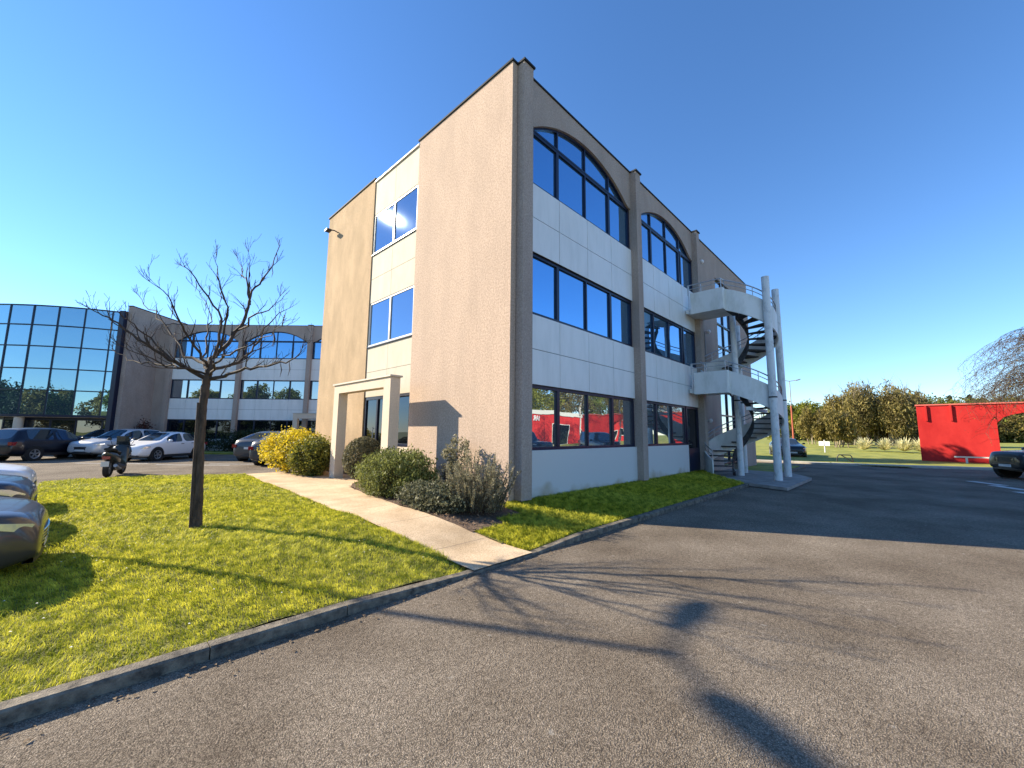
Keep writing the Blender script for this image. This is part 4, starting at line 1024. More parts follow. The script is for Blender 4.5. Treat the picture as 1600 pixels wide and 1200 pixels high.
# drooping birch at the right edge
def birch(name, label, loc, h, rad, seed, n_dr=70, leafn=2600, group=None):
    r0 = empty(name, loc, 0, label, 'tree', group); rg = random.Random(seed); mb = MB()
    mb.tube([(0, 0, -.1), (.05, .03, h * .4), (-.05, .08, h * .75), (0, 0, h)], [h * .017, h * .012, h * .007, .02], 8)
    mb.build('trunk', mat('birch_bark', (.12, .11, .10), .8, c2=(.62, .58, .52), scale=4, stretch=(1, 1, 3), lo=.35, hi=.5), r0, True)
    tw = MB(); Vs = []
    for i in range(n_dr):
        a = rg.uniform(0, 6.28); z0 = h * rg.uniform(.45, .98); ln = rad * rg.uniform(.5, 1) * (1.25 - z0 / h * .5)
        p = Vector((0, 0, z0)); d = Vector((math.cos(a), math.sin(a), .75)).normalized(); pts = [p]
        for k in range(9):
            d = (d + Vector((rg.gauss(0, .1), rg.gauss(0, .1), -.22))).normalized(); pts.append(pts[-1] + d * ln / 6)
        tw.tube(pts, [.022, .018, .014, .012, .01, .009, .008, .007, .006, .005], 4, cap=False)
        for k in range(2, 10):
            for _ in range(3):
                q = pts[k]; dd = (Vector((rg.gauss(0, .6), rg.gauss(0, .6), -.5))).normalized(); b_ = q + dd * ln * .12; c = b_ + (dd + Vector((0, 0, -.8))).normalized() * ln * .12
                tw.tube([q, b_, c], [.007, .005, .004], 3, cap=False)
                Vs.append(leaves(max(1, leafn // (n_dr * 24)), tuple(c), (.15, .15, .2), .045, .6))
    br = tw.build('branches', M['twig'], r0); leafobj('catkins', Vs, Fo, r0); return r0
bx, by = polar(1648, 24.5); birch('birch_tree', 'drooping leafless birch hanging over the red portal wall at the right edge', (bx, by, .06), 8.4, 3.8, 2, 260, 14000)

# yucca-like plants on the far lawn
def spiky(loc, label):
    r0 = empty('spiky_plant', loc, 0, label, 'plant', 'spiky plants in front of the thicket'); n = 150
    a = npr.random(n) * 6.28; e = .25 + npr.random(n) * 1.2; l = .75 + npr.random(n) * .45
    d = np.stack([np.cos(a) * np.cos(e), np.sin(a) * np.cos(e), np.sin(e)], 1)
    s = np.stack([-np.sin(a), np.cos(a), 0 * a], 1) * .045
    b0 = np.zeros((n, 3)); b0[:, 2] = .1
    m_ = b0 + d * (l * .55)[:, None]; t = b0 + d * l[:, None]; t[:, 2] -= l * .12
    V = np.stack([b0 - s * .5, b0 + s * .5, m_ + s, t, m_ - s], 1).reshape(-1, 3); i = np.arange(n)[:, None] * 5
    F_ = np.concatenate([i + np.array([[0, 1, 2]]), i + np.array([[0, 2, 4]]), i + np.array([[4, 2, 3]])])
    npmesh('leaves', V, F_, Lsp, r0); return r0
Lsp = leaf('leaf_spiky', (.55, .52, .26), (.85, .80, .50), 5)
for u, D, s, lab in ((1341, 40, 1.0, 'pale spiky yucca like plant, leftmost of the row'), (1373, 39, .95, 'pale spiky yucca like plant, second from left in the row'), (1403, 37.5, 1.05, 'pale spiky yucca like plant, third from left in the row'), (1430, 36.5, 1.05, 'pale spiky yucca like plant nearest the red wall')):
    x, y = polar(u, D); o = spiky((x, y, farterr(x, y)), lab); o.scale = (s * 1.3, s * 1.3, s * 1.3)

# ---------------------------------------------------------------- things behind the camera that the glass mirrors
for i, (x, y, h, r_, m_, lab) in enumerate((
    (34, -38, 13, 5, Fo, 'olive tree rising behind the left part of the low red building'), (43, -37, 13.5, 5.5, Fy, 'yellow green tree rising behind the middle of the low red building'),
    (53, -39, 14.5, 5.5, Fo, 'big olive tree behind the right half of the low red building'), (64, -39, 14.5, 5.5, Fg, 'green tree behind the far right end of the low red building'),
    (76, -42, 12.5, 5, Fo, 'olive tree well to the right of the low red building'),
    (-40, 21, 9.2, 3.6, Fg, 'dense green tree mirrored in the middle of the curved glass'), (-46, 14.5, 9, 3.4, Fg, 'green tree mirrored in the office wing first floor glass'),
    (-52, 27, 8.4, 3.6, Fy, 'yellow green tree mirrored low in the curved glass'), (-44, -6, 8, 3.6, Fo, 'olive tree mirrored at the right end of the curved glass'),
    (-50, 4, 9, 4, Fd, 'dark tree mirrored low at the right end of the office wing glass'), (-47, 33, 7, 3.6, Fd, 'dark bushy tree mirrored low in the left curved glass'), (-36, -14, 8.5, 4, Fg, 'bushy green tree mirrored beside the white canopy'),
    (-56, 20, 7.5, 4.2, Fo, 'olive tree between the green trees far left of the car park'), (-60, 2, 9, 4.5, Fo, 'wide olive tree at the far left behind the dark one'), (-60, 36, 8, 4, Fd, 'dark tree mirrored beside the pitched roof in the curved glass'), (-58, 12, 8, 4, Fg, 'green tree standing behind the others far left of the car park'))):
    crown_tree('park_tree', lab, (x, y, 0), h, r_, m_, n=13000, size=.26, seed=60 + i)
birch('birch_tree', 'tall white trunked birch mirrored in the second ground floor pane', (31, -19, 0), 9, 2.6, 11, 60, 6000)
birch('birch_tree', 'white trunked birch mirrored in the third ground floor pane', (37, -17.5, 0), 9.4, 2.8, 12, 60, 6000)
cn = empty('white_canopy', (-30, 3, 0), R(35), 'white curved fabric canopy on slanted posts mirrored in the curved glass', 'canopy')
mb = MB(); n = 12
for i in range(n):
    a, b = -4 + 8 * i / n, -4 + 8 * (i + 1) / n; za, zb = 3.6 + .03 * a * a, 3.6 + .03 * b * b
    mb.add([(a, -3, za), (b, -3, zb), (b, 3, zb), (a, 3, za), (a, -3, za - .9), (b, -3, zb - .9), (b, 3, zb - .9), (a, 3, za - .9)], [(0, 1, 2, 3), (0, 4, 5, 1), (3, 2, 6, 7)])
mb.build('roof', M['white'], cn)
for a in (-3.6, -1.8, 0, 1.8, 3.6):
    for s in (-2.8, 2.8): mb = MB(); mb.tube([(a, s, 0), (a + .5, s, 3.4)], .07, 8); mb.build('post', M['white'], cn, True)
hs = empty('pitched_roof_house', (-62, 31, 0), R(20), 'small cream house with a grey pitched roof mirrored in the curved glass', 'house')
mb = MB(); mb.box(-5, 5, -4, 4, 0, 3); mb.build('wall', M['cream'], hs)
mb = MB(); mb.add([(-5.4, -4.4, 3), (5.4, -4.4, 3), (5.4, 4.4, 3), (-5.4, 4.4, 3), (-3, 0, 5.6), (3, 0, 5.6)], [(0, 1, 5, 4), (2, 3, 4, 5), (1, 2, 5), (3, 0, 4)]); mb.build('roof', M['steel'], hs)
for x in (-3, 0, 3): mb = MB(); mb.box(x - .5, x + .5, -4.03, -3.9, 1, 2.2); mb.build('window', M['pane_dark'], hs)

# ---------------------------------------------------------------- street lamps
def lamp(loc, rz, h, label, arm=.75, red=False, sc_=1):
    r0 = empty('street_lamp', loc, rz, label, 'street lamp')
    mb = MB()
    if red:
        mb.tube([(0, 0, 0), (0, 0, h * .62)], [.10, .085], 12); mb.build('lower_pole', M['lamp_red'], r0, True)
        mb = MB(); mb.tube([(0, 0, h * .62), (0, 0, h)], [.06, .05], 10); mb.build('upper_pole', M['lamp_grey'], r0, True)
    else:
        mb.tube([(0, 0, 0), (0, 0, .9), (0, 0, .95), (0, 0, h)], [.085, .085, .06, .045], 12); mb.build('pole', M['lamp_grey'], r0, True)
    for s in (-1, 1):
        mb = MB(); mb.tube([(0, 0, h - .05), (s * arm * .45, 0, h + .03), (s * arm * .7, 0, h + .07)], .028, 8); a = mb.build('arm', M['lamp_red'] if red else M['lamp_grey'], r0, True)
        mb = MB(); T = Matrix.Translation((s * arm * 1.02, 0, h + .13)) @ Matrix.Rotation(-s * .28, 4, 'Y')
        prof = [(-.36, .03), (-.34, .075), (-.1, .12), (.2, .13), (.34, .09), (.37, .03)]
        vs = []; 
        for x, r_ in prof:
            for k in range(10): an = 6.283 * k / 10; vs.append(T @ Vector((x, math.cos(an) * r_ * 1.35, math.sin(an) * r_ * .55)))
        fs = [(i * 10 + k, i * 10 + (k + 1) % 10, (i + 1) * 10 + (k + 1) % 10, (i + 1) * 10 + k) for i in range(5) for k in range(10)] + [tuple(range(10))[::-1], tuple(range(50, 60))]
        mb.add(vs, fs); mb.build('lamp_head', M['lamp_red'] if (red and s < 0) else M['lamp_grey'], a, True)
    return r0
lamp((-8.86, 6.9, .0), R(35), 6.86, 'grey twin headed street lamp beside the parked cars on the left, just out of frame')
x, y = 52.9, 3.7
lamp((x, y, farterr(x, y)), R(-44), 8.0, 'tall twin headed street lamp with a red lower pole on the far lawn', 1.0, True)

# sign, bike loop, low fence, bollard
x, y = polar(1281, 38); sg = empty('sign_board', (x, y, farterr(x, y)), R(-100), 'pair of small white blank sign panels on a post on the far lawn', 'sign')
mb = MB(); mb.tube([(0, 0, 0), (0, 0, 1.15)], .05, 8); mb.build('post', M['white'], sg, True)
for a, b in ((-.42, -.04), (.04, .42)): mb = MB(); mb.box(a, b, -.09, -.05, .62, 1.02); mb.build('panel', M['white'], sg)
mb = MB(); P = []
for i in range(13):
    a = math.pi * i / 12; P.append((26.0, -3.15 + .38 * math.cos(a), .1 + .42 * min(1, math.sin(a) * 1.6)))
mb.tube(P, .03, 8); mb.tube([(26.0, -3.0, .50), (26.0, -3.5, .12)], .03, 8)
tag(mb.build('barrier_hoop', M['blackp'], None, True), 'black tubular hoop barrier at the far kerb', 'barrier')
mb = MB(); mb.box(31.2, 31.3, -11.6, -8.0, .42, .50)
for y in (-8.5, -9.8, -11.2): mb.box(31.22, 31.28, y - .05, y + .05, 0, .42)
tag(mb.build('low_rail', M['alu']), 'low pale rail in front of the red portal wall', 'rail')
mb = MB(); mb.lathe([(.0, .62), (.05, .60), (.07, .5), (.08, 0)], 12, (-9.05, 19.6, 0)); tag(mb.build('bollard', mat('orange_plastic', (.55, .13, .03), .6), None, True), 'orange bollard cut by the left edge of the picture', 'bollard')
# hedge and dark planting in front of building two
def hedge(lx0, lx1, ly, h, label, seed, m):
    r0 = empty('hedge', tuple(M2 @ Vector(((lx0 + lx1) / 2, ly, .05))), math.atan2(-.721, .693), label, 'hedge')
    leafobj('foliage', [leaves(int(1500 * (lx1 - lx0)), (0, 0, h * .5), ((lx1 - lx0) / 2, .5, h * .55), .09, .2, clumps=90, cs=.18, zmin=0)], m, r0)
    mb = MB(); rg = random.Random(seed)
    for i in range(6): branch(mb, Vector(((i / 5 - .5) * (lx1 - lx0) * .8, 0, 0)), Vector((0, 0, 1)), h * .6, .02, 1, .6, rg, 4, 3)
    mb.build('stems', M['twig'], r0)
hedge(.6, 5.0, -1.0, 1.3, 'dark hedge under the first bay of the office wing', 1, Fd)
hedge(5.3, 10.2, -1.0, 1.5, 'dark hedge under the second bay of the office wing', 2, Fd)
hedge(-.6, .5, -1.2, 2.0, 'reddish bush at the foot of the projecting slab wall', 3, leaf('leaf_red', (.05, .015, .012), (.14, .05, .03), 5))
# bay lines and marks on the ground
mb = MB()
for (xa, ya, xb, yb) in ((-3.6, 19.5, -1.2, 17.1), (-1.7, 18.6, .8, 16.2), (-6.2, 22.8, -3.8, 20.4)):
    d = Vector((xb - xa, yb - ya)); T = Matrix.Translation((xa, ya, 0)) @ Matrix.Rotation(math.atan2(d.y, d.x), 4, 'Z'); mb.box(0, d.length, -.06, .06, .002, .006, 0, T)
for (xa, ya, xb, yb) in ((17.3, -7.5, 16.2, -8.2), (15.9, -7.9, 14.7, -8.5), (13.9, -8.2, 13.0, -8.7)):
    d = Vector((xb - xa, yb - ya)); T = Matrix.Translation((xa, ya, 0)) @ Matrix.Rotation(math.atan2(d.y, d.x), 4, 'Z'); mb.box(0, d.length, -.14, .14, .002, .006, 0, T)
tag(mb.build('road_marking', M['mark']), kind='structure')

# ---------------------------------------------------------------- cars
STY = {
 'suv': dict(L=4.7, W=1.86, top=[(0, .70), (.06, .86), (.16, .96), (.9, 1.07), (1.35, 1.12), (2.15, 1.60), (2.6, 1.66), (3.3, 1.67), (4.0, 1.63), (4.25, 1.57), (4.58, 1.12), (4.66, .98), (4.7, .8)], belt=[(0, .6), (.16, .86), (.9, .97), (1.35, 1.02), (3.0, 1.05), (4.3, 1.10), (4.58, 1.04), (4.7, .75)], ws=(1.35, 2.15), rw=(4.25, 4.58), sg=(1.7, 4.05), bp=(2.85,), wr=.355, gc=.26, fa=.92, ra=3.78),
 'hatch': dict(L=4.36, W=1.80, top=[(0, .62), (.06, .76), (.2, .86), (.9, .99), (1.2, 1.04), (2.05, 1.46), (2.5, 1.52), (2.9, 1.51), (3.4, 1.42), (4.05, 1.12), (4.25, 1.05), (4.32, .95), (4.36, .75)], belt=[(0, .52), (.2, .78), (.9, .91), (1.2, .95), (3.0, 1.0), (4.05, 1.05), (4.25, .98), (4.36, .7)], ws=(1.2, 2.05), rw=(3.5, 4.05), sg=(1.5, 3.75), bp=(2.55,), wr=.345, gc=.2, fa=.85, ra=3.5),
 'fastback': dict(L=4.75, W=1.92, top=[(0, .58), (.06, .72), (.2, .82), (.9, .95), (1.15, 1.0), (2.1, 1.54), (2.6, 1.62), (3.1, 1.60), (3.6, 1.50), (4.4, 1.20), (4.6, 1.17), (4.70, 1.02), (4.75, .8)], belt=[(0, .5), (.2, .75), (.9, .88), (1.15, .93), (3.0, .98), (4.4, 1.10), (4.6, 1.05), (4.75, .72)], ws=(1.15, 2.1), rw=(3.6, 4.4), sg=(1.5, 4.1), bp=(2.75,), wr=.36, gc=.18, fa=.9, ra=3.8),
 'sedan': dict(L=4.7, W=1.86, top=[(0, .62), (.05, .76), (.16, .86), (.5, .93), (1.2, 1.02), (1.45, 1.05), (2.2, 1.42), (2.6, 1.47), (3.3, 1.46), (3.7, 1.38), (4.3, 1.12), (4.6, 1.06), (4.7, .8)], belt=[(0, .52), (.16, .77), (.5, .85), (1.45, .96), (3.0, .99), (4.3, 1.02), (4.6, .97), (4.7, .7)], ws=(1.45, 2.2), rw=(3.7, 4.3), sg=(1.75, 3.95), bp=(2.85,), wr=.33, gc=.18, fa=.9, ra=3.7),
 'jeep': dict(L=4.3, W=1.86, top=[(0, .9), (.04, 1.06), (.12, 1.10), (1.2, 1.17), (1.4, 1.19), (1.62, 1.72), (1.8, 1.80), (3.0, 1.82), (4.1, 1.80), (4.18, 1.72), (4.26, 1.15), (4.28, 1.0), (4.3, .8)], belt=[(0, .75), (.12, 1.0), (1.4, 1.10), (3.0, 1.12), (4.2, 1.12), (4.26, 1.08), (4.3, .7)], ws=(1.4, 1.62), rw=(4.18, 4.26), sg=(1.62, 4.05), bp=(2.6, 3.4), wr=.38, gc=.32, fa=.75, ra=3.4),
}
def paint(name, c, rough=.28, metal=.35): return mat(name, c, max(rough, .34), metal, coat=.5)
GL = glassmat('car_glass', (.09, .12, .14), .02, .01, 1, fac=.75)
LENS = glassmat('lens_glass', (.72, .74, .78), .10, .02, 4, fac=.6)
REDL = mat('tail_lens', (.25, .01, .01), .2)
CHR = mat('chrome', (.6, .6, .6), .12, metal=1)
PLATE = mat('number_plate', (.6, .6, .57), .5)
def lerp_list(pts, x):
    return float(np.interp(x, [p[0] for p in pts], [p[1] for p in pts]))
def car(label, loc, rz, style, pm, grille='bars', cat='car', group=None, name='parked_car', sub_=1):
    S = STY[style]; L_, W2 = S['L'], S['W'] / 2
    r0 = empty(name, loc, rz, label, cat, group)
    base = sorted(set([p[0] for p in S['top']] + [p[0] for p in S['belt']] + list(S['ws']) + list(S['rw']) + list(S['sg']) + [b_ + d for b_ in S['bp'] for d in (-.05, .05)] + [.3, .6, 1.8, 2.4]))
    xs = []
    for x in base:
        if 0 <= x <= L_ and (not xs or x - xs[-1] > .015): xs.append(x)
    rings = []
    for x in xs:
        zt, zb = lerp_list(S['top'], x), lerp_list(S['belt'], x)
        e0 = min(1, x / .55); e1 = min(1, (L_ - x) / .5)
        wf = (.74 + .26 * math.sin(e0 * math.pi / 2)) * (.84 + .16 * math.sin(e1 * math.pi / 2)); w_ = W2 * wf
        zl = S['gc'] + .10 * (1 - min(1, x / .35)) + .12 * (1 - min(1, (L_ - x) / .4))
        cab = sm((zt - zb - .08) / .25)
        wr_ = w_ * (.90 * (1 - cab) + .70 * cab)
        X = L_ / 2 - x
        half = [(X, 0, zl), (X, w_ * .86, zl), (X, w_ * .97, zl + .09), (X, w_, zl + (zb - zl) * .42), (X, w_ * 1.0, zl + (zb - zl) * .70), (X, w_ * .965, zb - .035), (X, w_ * .93, zb), (X, wr_, zb + (zt - zb) * (.86 if cab > .5 else .55)), (X, wr_ * .80, zt - .012 - .01 * cab), (X, wr_ * .4, zt - .002), (X, 0, zt)]
        ring = half + [(a, -b_, c) for a, b_, c in half[-2:0:-1]]
        rings.append((x, ring))
    n = len(rings[0][1]); V = [v for _, r_ in rings for v in r_]
    body, wsf, rwf, sgl = [], [], [], []
    for i in range(len(rings) - 1):
        xm = (rings[i][0] + rings[i + 1][0]) / 2
        for j in range(n):
            f = (i * n + j, i * n + (j + 1) % n, (i + 1) * n + (j + 1) % n, (i + 1) * n + j)
            jj = j if j < 10 else n - 1 - j        # mirror index of strip (0..9)
            if S['ws'][0] < xm < S['ws'][1] and jj >= 8: wsf.append(f)
            elif S['rw'][0] < xm < S['rw'][1] and jj >= 8: rwf.append(f)
            elif S['sg'][0] < xm < S['sg'][1] and jj == 6 and not any(abs(xm - b_) < .05 for b_ in S['bp']) and (lerp_list(S['top'], xm) - lerp_list(S['belt'], xm)) > .16: sgl.append(f)
            else: body.append(f)
    body += [tuple(range(n))[::-1], tuple((len(rings) - 1) * n + k for k in range(n))]
    def sub(nm, fs, m_, smooth=True):
        used = sorted({i for f in fs for i in f}); mp_ = {u: k for k, u in enumerate(used)}
        mb = MB(); mb.add([V[u] for u in used], [tuple(mp_[i] for i in f) for f in fs]); o_ = mb.build(nm, m_, r0, False)
        o_.data.shade_smooth(); md = o_.modifiers.new('round', 'SUBSURF'); md.levels = sub_; md.render_levels = sub_; return o_
    sub('body', body, pm); sub('windscreen', wsf, GL); sub('rear_window', rwf, GL)
    half_ = len(sgl)
    sub('side_window', [f for f in sgl if V[f[0]][1] > 0], GL); sub('side_window', [f for f in sgl if V[f[0]][1] < 0], GL)
    # dark sill and bumper cladding
    mb = MB(); mb.box(-L_ / 2 + .5, L_ / 2 - .5, -W2 * .985, W2 * .985, S['gc'] - .02, S['gc'] + .12); mb.build('sill', M['blackp'], r0)
    # wheels and arches
    wr_ = S['wr']
    for xa in (S['fa'], S['ra']):
        X = L_ / 2 - xa
        for s in (-1, 1):
            T = Matrix.Translation((X, s * (W2 - .10), wr_)) @ Matrix.Rotation(s * -math.pi / 2, 4, 'X')
            mb = MB(); mb.lathe([(0, -.1), (wr_ + .055, -.1), (wr_ + .055, .106), (0, .106)], 28, (0, 0, 0), T); ar = mb.build('wheel_arch', M['black'], r0)
            mb = MB(); mb.lathe([(wr_ * .62, -.1), (wr_ * .94, -.1), (wr_, -.06), (wr_, .09), (wr_ * .94, .125), (wr_ * .66, .125), (wr_ * .62, .108)], 28, (0, 0, 0), T); wh = mb.build('wheel', M['black'], r0, True)
            mb = MB(); mb.lathe([(wr_ * .54, .112), (wr_ * .66, .127), (wr_ * .66, .112)], 24, (0, 0, 0), T)
            for k in range(5):
                T2 = T @ Matrix.Rotation(2 * math.pi * k / 5, 4, 'Z'); mb.box(-.032, .032, .02, wr_ * .62, .108, .122, 0, T2)
            mb.lathe([(0, .126), (.05, .126), (.06, .11)], 12, (0, 0, 0), T); mb.build('rim', M['steel'], wh)
    zf = lerp_list(S['belt'], .1); L_ = S['L']
    def arcbox(mb, hw, z0, z1, out, sgn=1, k=.13, dep=.08):
        n_ = 10; P_ = [(-hw + 2 * hw * i / n_) for i in range(n_ + 1)]
        for a_, b_ in zip(P_[:-1], P_[1:]):
            xa_, xb_ = L_ / 2 + out - k * a_ * a_, L_ / 2 + out - k * b_ * b_
            v_ = [(xa_, a_, z0), (xb_, b_, z0), (xb_, b_, z1), (xa_, a_, z1), (xa_ - dep, a_, z0), (xb_ - dep, b_, z0), (xb_ - dep, b_, z1), (xa_ - dep, a_, z1)]
            v_ = [(sgn * p[0], p[1], p[2]) for p in v_]
            mb.add(v_, [(0, 1, 2, 3), (7, 6, 5, 4), (3, 2, 6, 7), (0, 4, 5, 1)])
    # front: grille, bumper, lights, plate
    mb = MB(); arcbox(mb, .46, zf - .27, zf - .09, .004)
    g = mb.build('grille', M['blackp'], r0)
    if grille == 'bars':
        mb = MB()
        for k in range(5): arcbox(mb, .45, zf - .262 + k * .039, zf - .250 + k * .039, .016)
        mb.build('slats', CHR, g)
    elif grille == 'slots':
        mb = MB()
        for k in range(7): mb.box(L_ / 2 - .08, L_ / 2 + .0, -.42 + k * .13, -.38 + k * .13, zf - .27, zf - .10)
        mb.build('slats', pm, g)
    mb = MB(); arcbox(mb, .60, S['gc'] + .06, S['gc'] + .17, .0); mb.build('air_intake', M['blackp'], r0)
    mb = MB(); arcbox(mb, .26, S['gc'] + .17, S['gc'] + .27, .012, dep=.03); mb.build('number_plate', PLATE, r0)
    mb = MB(); arcbox(mb, .26, .66, .77, .012, -1, .2, .03); mb.build('number_plate', PLATE, r0)
    mb = MB(); arcbox(mb, .66, S['gc'] + .10, S['gc'] + .27, -.002, -1, .12, .12); mb.build('rear_bumper', M['blackp'], r0)
    L_ = S['L'] + .01
    for s in (-1, 1):
        # wrap-round headlamp: outer side patch and front patch
        pts = []
        for x, k in ((.03, .58), (.10, .84), (.24, .925), (.42, .965)):
            w2 = W2 * (.74 + .26 * math.sin(min(1, x / .55) * math.pi / 2)); zz = lerp_list(S['belt'], x + .05)
            yy = w2 * min(1.005, k * 1.05); pts.append((L_ / 2 - x + .012, s * (yy + .012), zz - .04, zz - .16 + .06 * (x / .42)))
        mb = MB(); vs = [(a, b_, c) for a, b_, c, d in pts] + [(a, b_, d) for a, b_, c, d in pts] + [(a - .05, b_ * .9, c) for a, b_, c, d in pts] + [(a - .05, b_ * .9, d) for a, b_, c, d in pts]
        fs = []
        for i in range(3): fs += [(i, i + 1, i + 5, i + 4), (i + 8, i + 9, i + 1, i), (i + 4, i + 5, i + 13, i + 12)]
        fs += [(0, 4, 12, 8), (3, 11, 15, 7)]
        mb.add(vs, fs); mb.build('headlight', LENS, r0, True)
        zz = lerp_list(S['belt'], L_ - .12)
        mb = MB(); yb_ = W2 * .70
        mb.box(-L_ / 2 - .01, -L_ / 2 + .22, s * yb_ if s > 0 else s * (W2 * .905), s * (W2 * .905) if s > 0 else s * yb_, zz - .22, zz - .06); mb.build('tail_light', REDL, r0)
        xm = L_ / 2 - S['sg'][0] + .05; zm = lerp_list(S['belt'], S['sg'][0]) + .04
        mb = MB(); mb.lathe([(0, -.09), (.05, -.08), (.08, -.03), (.08, .04), (.04, .085), (0, .09)], 10, (0, 0, 0), Matrix.Translation((xm, s * (W2 + .11), zm + .05)) @ Matrix.Rotation(math.pi / 2, 4, 'X') @ Matrix.Diagonal((.75, .85, 1.1, 1))); mb.box(xm - .03, xm + .03, *(sorted((s * W2 * .92, s * (W2 + .08)))), zm - .01, zm + .02); mb.build('side_mirror', pm, r0, True)
        for bp_ in [b_ - .12 for b_ in S['bp'][:1]] + [S['ra'] - .35]:
            X = L_ / 2 - bp_; mb = MB(); mb.box(X - .09, X + .09, *(sorted((s * W2 * .985, s * (W2 * .985 + .025)))), lerp_list(S['belt'], bp_) - .13, lerp_list(S['belt'], bp_) - .10); mb.build('door_handle', M['blackp'], r0)
    return r0
# left row, noses pointing to the lawn (+x)
car('brown grey car nearest the camera at the left edge, with a chrome barred grille', (-6.18 - 2.35, 1.6, 0), 0, 'sedan', paint('paint_taupe', (.085, .07, .055), .2), sub_=2).scale = (1, 1, .88)
car('dark blue grey car at the left edge, second from the camera in its row', (-6.42 - 2.18, 4.25, 0), 0, 'hatch', paint('paint_slate', (.05, .06, .08), .2), 'plain', sub_=2)
car('white car at the left edge, farthest of the three noses pointing at the lawn', (-6.58 - 2.35, 6.9, 0), 0, 'sedan', paint('paint_white', (.78, .78, .78), metal=.0), 'plain', sub_=2)
# across the car park
def at(u, D): x, y = polar(u, D); return (x, y, 0)
ang = math.atan2(.6878, .7158)
car('black estate SUV seen from its rear left across the car park', at(92, 22.3), ang, 'suv', paint('paint_black', (.008, .009, .018), .15))
car('dark blue car behind the black SUV, close to the curved glass wall', at(176, 29), ang + R(180), 'suv', paint('paint_navy', (.012, .022, .05), .2), 'plain')
car('dark green car cut by the left edge beyond the black SUV', at(10, 26.8), ang, 'hatch', paint('paint_green', (.02, .05, .045), .2), 'plain')
car('silver white SUV with a black grille parked left of the white coupe', at(203, 24.4), ang + R(180), 'suv', paint('paint_silver', (.52, .53, .54), metal=.2), 'plain')
car('white coupe hatchback with black trim parked nose to the scooter', at(266, 22.9), ang + R(180), 'hatch', paint('paint_white_b', (.80, .80, .80), metal=.0), 'plain')
car('grey fastback car with its tail out, leftmost of the pair by the yellow shrub', at(438, 23.9), ang, 'fastback', paint('paint_grey', (.07, .075, .08), .25, .5), 'plain')
car('grey fastback car with its tail out, half hidden behind the yellow shrub', at(468, 21.3), ang, 'fastback', paint('paint_grey_b', (.065, .07, .075), .25, .5), 'plain')
car('black car beyond the stair poles on the far lawn edge', at(1222, 33), R(200), 'sedan', paint('paint_black_b', (.01, .01, .012), .15), 'plain')
# right side
car('black boxy off road car with a light bonnet at the right edge', (20.9, -10.5, 0), R(122), 'jeep', paint('paint_black_c', (.02, .025, .03), .18), 'slots')
car('dark blue boxy off road car parked off the right edge, mirrored in glass', (15.4, -13.2, 0), R(92), 'jeep', paint('paint_navy_b', (.015, .03, .06), .2), 'slots')
car('green van like car parked off the right edge, mirrored at the corner window', (11.6, -13.4, 0), R(92), 'suv', paint('paint_teal', (.05, .10, .09), .25), 'plain')

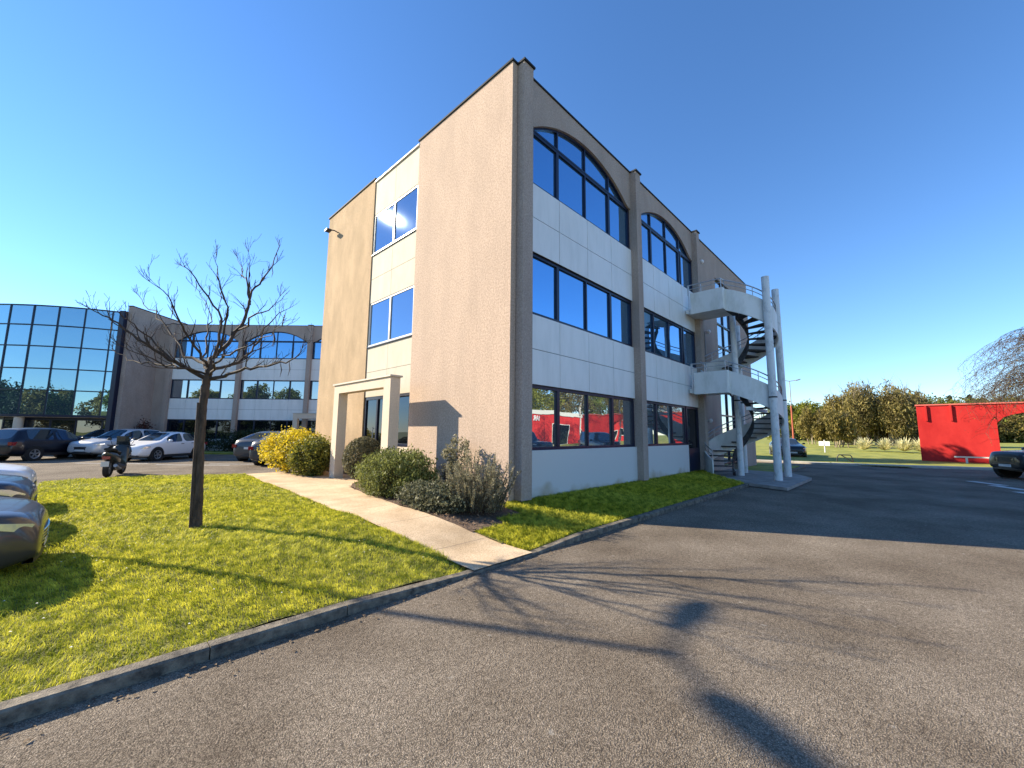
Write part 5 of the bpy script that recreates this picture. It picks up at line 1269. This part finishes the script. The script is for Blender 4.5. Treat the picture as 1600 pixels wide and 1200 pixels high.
# ---------------------------------------------------------------- scooter
def scooter():
    r0 = empty('scooter', (-5.15, 14.6, 0), R(74), 'black and grey maxi scooter parked at the lawn edge of the car park', 'scooter')
    def wheel(x):
        T = Matrix.Translation((x, 0, .3)) @ Matrix.Rotation(math.pi / 2, 4, 'X')
        mb = MB(); mb.lathe([(.2, -.07), (.27, -.075), (.3, -.03), (.3, .03), (.27, .075), (.2, .07), (.2, -.07)], 26, (0, 0, 0), T); wh = mb.build('wheel', M['black'], r0, True)
        mb = MB(); mb.lathe([(.16, -.03), (.205, -.04), (.205, .04), (.16, .03), (.16, -.03)], 22, (0, 0, 0), T); mb.lathe([(0, -.06), (.05, -.06), (.05, .06), (0, .06)], 12, (0, 0, 0), T)
        for k in range(6): mb.box(-.015, .015, .03, .17, -.02, .02, 0, T @ Matrix.Rotation(k * 1.047, 4, 'Z'))
        mb.build('rim', M['steel'], wh)
    wheel(.72); wheel(-.72)
    def loft(secs, nm, m_):
        vs = []; n = 12
        for x, z, w_, h_ in secs:
            for k in range(n): a = 6.283 * k / n; vs.append((x + .0, math.copysign(abs(math.cos(a)) ** .8, math.cos(a)) * w_, z + math.copysign(abs(math.sin(a)) ** .8, math.sin(a)) * h_))
        fs = [(i * n + k, i * n + (k + 1) % n, (i + 1) * n + (k + 1) % n, (i + 1) * n + k) for i in range(len(secs) - 1) for k in range(n)] + [tuple(range(n))[::-1], tuple(range((len(secs) - 1) * n, len(secs) * n))]
        mb = MB(); mb.add(vs, fs); return mb.build(nm, m_, r0, True)
    pg = paint('paint_scooter', (.03, .04, .04), .35, .2)
    loft([(.95, .62, .03, .05), (.86, .72, .14, .16), (.68, .82, .24, .24), (.50, .86, .27, .22), (.40, .70, .24, .30), (.32, .45, .22, .16)], 'front_fairing', pg)
    loft([(.42, .30, .20, .10), (.2, .28, .21, .12), (-.2, .32, .2, .14), (-.5, .40, .18, .16)], 'floor_body', M['blackp'])
    loft([(.0, .52, .14, .14), (-.3, .60, .20, .17), (-.65, .68, .21, .16), (-.95, .76, .14, .10), (-1.02, .80, .06, .05)], 'rear_fairing', pg)
    loft([(.05, .74, .10, .04), (-.15, .80, .17, .06), (-.5, .84, .17, .06), (-.62, .92, .15, .06), (-.92, .95, .12, .05)], 'seat', M['black'])
    mb = MB(); mb.add([(.66, -.2, 1.0), (.66, .2, 1.0), (.46, .17, 1.38), (.46, -.17, 1.38), (.645, -.2, 1.0), (.645, .2, 1.0), (.445, .17, 1.38), (.445, -.17, 1.38)], [(0, 1, 2, 3), (7, 6, 5, 4), (0, 3, 7, 4), (1, 5, 6, 2), (3, 2, 6, 7)]); mb.build('windshield', GL, r0)
    mb = MB(); mb.tube([(.36, -.38, 1.06), (.45, -.2, 1.02), (.47, 0, 1.0), (.45, .2, 1.02), (.36, .38, 1.06)], .018, 8); mb.build('handlebar', M['blackp'], r0, True)
    for s in (-1, 1):
        mb = MB(); mb.tube([(.42, s * .25, 1.04), (.46, s * .33, 1.24)], .008, 6); mb.lathe([(0, -.012), (.05, -.01), (.055, .01), (0, .012)], 12, (0, 0, 0), Matrix.Translation((.46, s * .36, 1.27)) @ Matrix.Rotation(math.pi / 2, 4, 'Y') @ Matrix.Diagonal((.8, 1.3, 1, 1))); mb.build('mirror', M['blackp'], r0, True)
        mb = MB(); mb.tube([(.72, s * .1, .3), (.58, s * .1, .8)], .025, 8); mb.build('fork', M['steel'], r0, True)
    mb = MB(); mb.tube([(-.1, -.17, .25), (-.5, -.2, .28), (-.9, -.22, .40)], [.03, .06, .055], 12); mb.build('exhaust', M['steel'], r0, True)
    mb = MB(); mb.box(-1.06, -1.0, -.1, .1, .62, .72); mb.build('tail_light', REDL, r0)
    mb = MB(); mb.box(-1.1, -1.07, -.1, .1, .38, .55); mb.build('number_plate', PLATE, r0)
scooter()
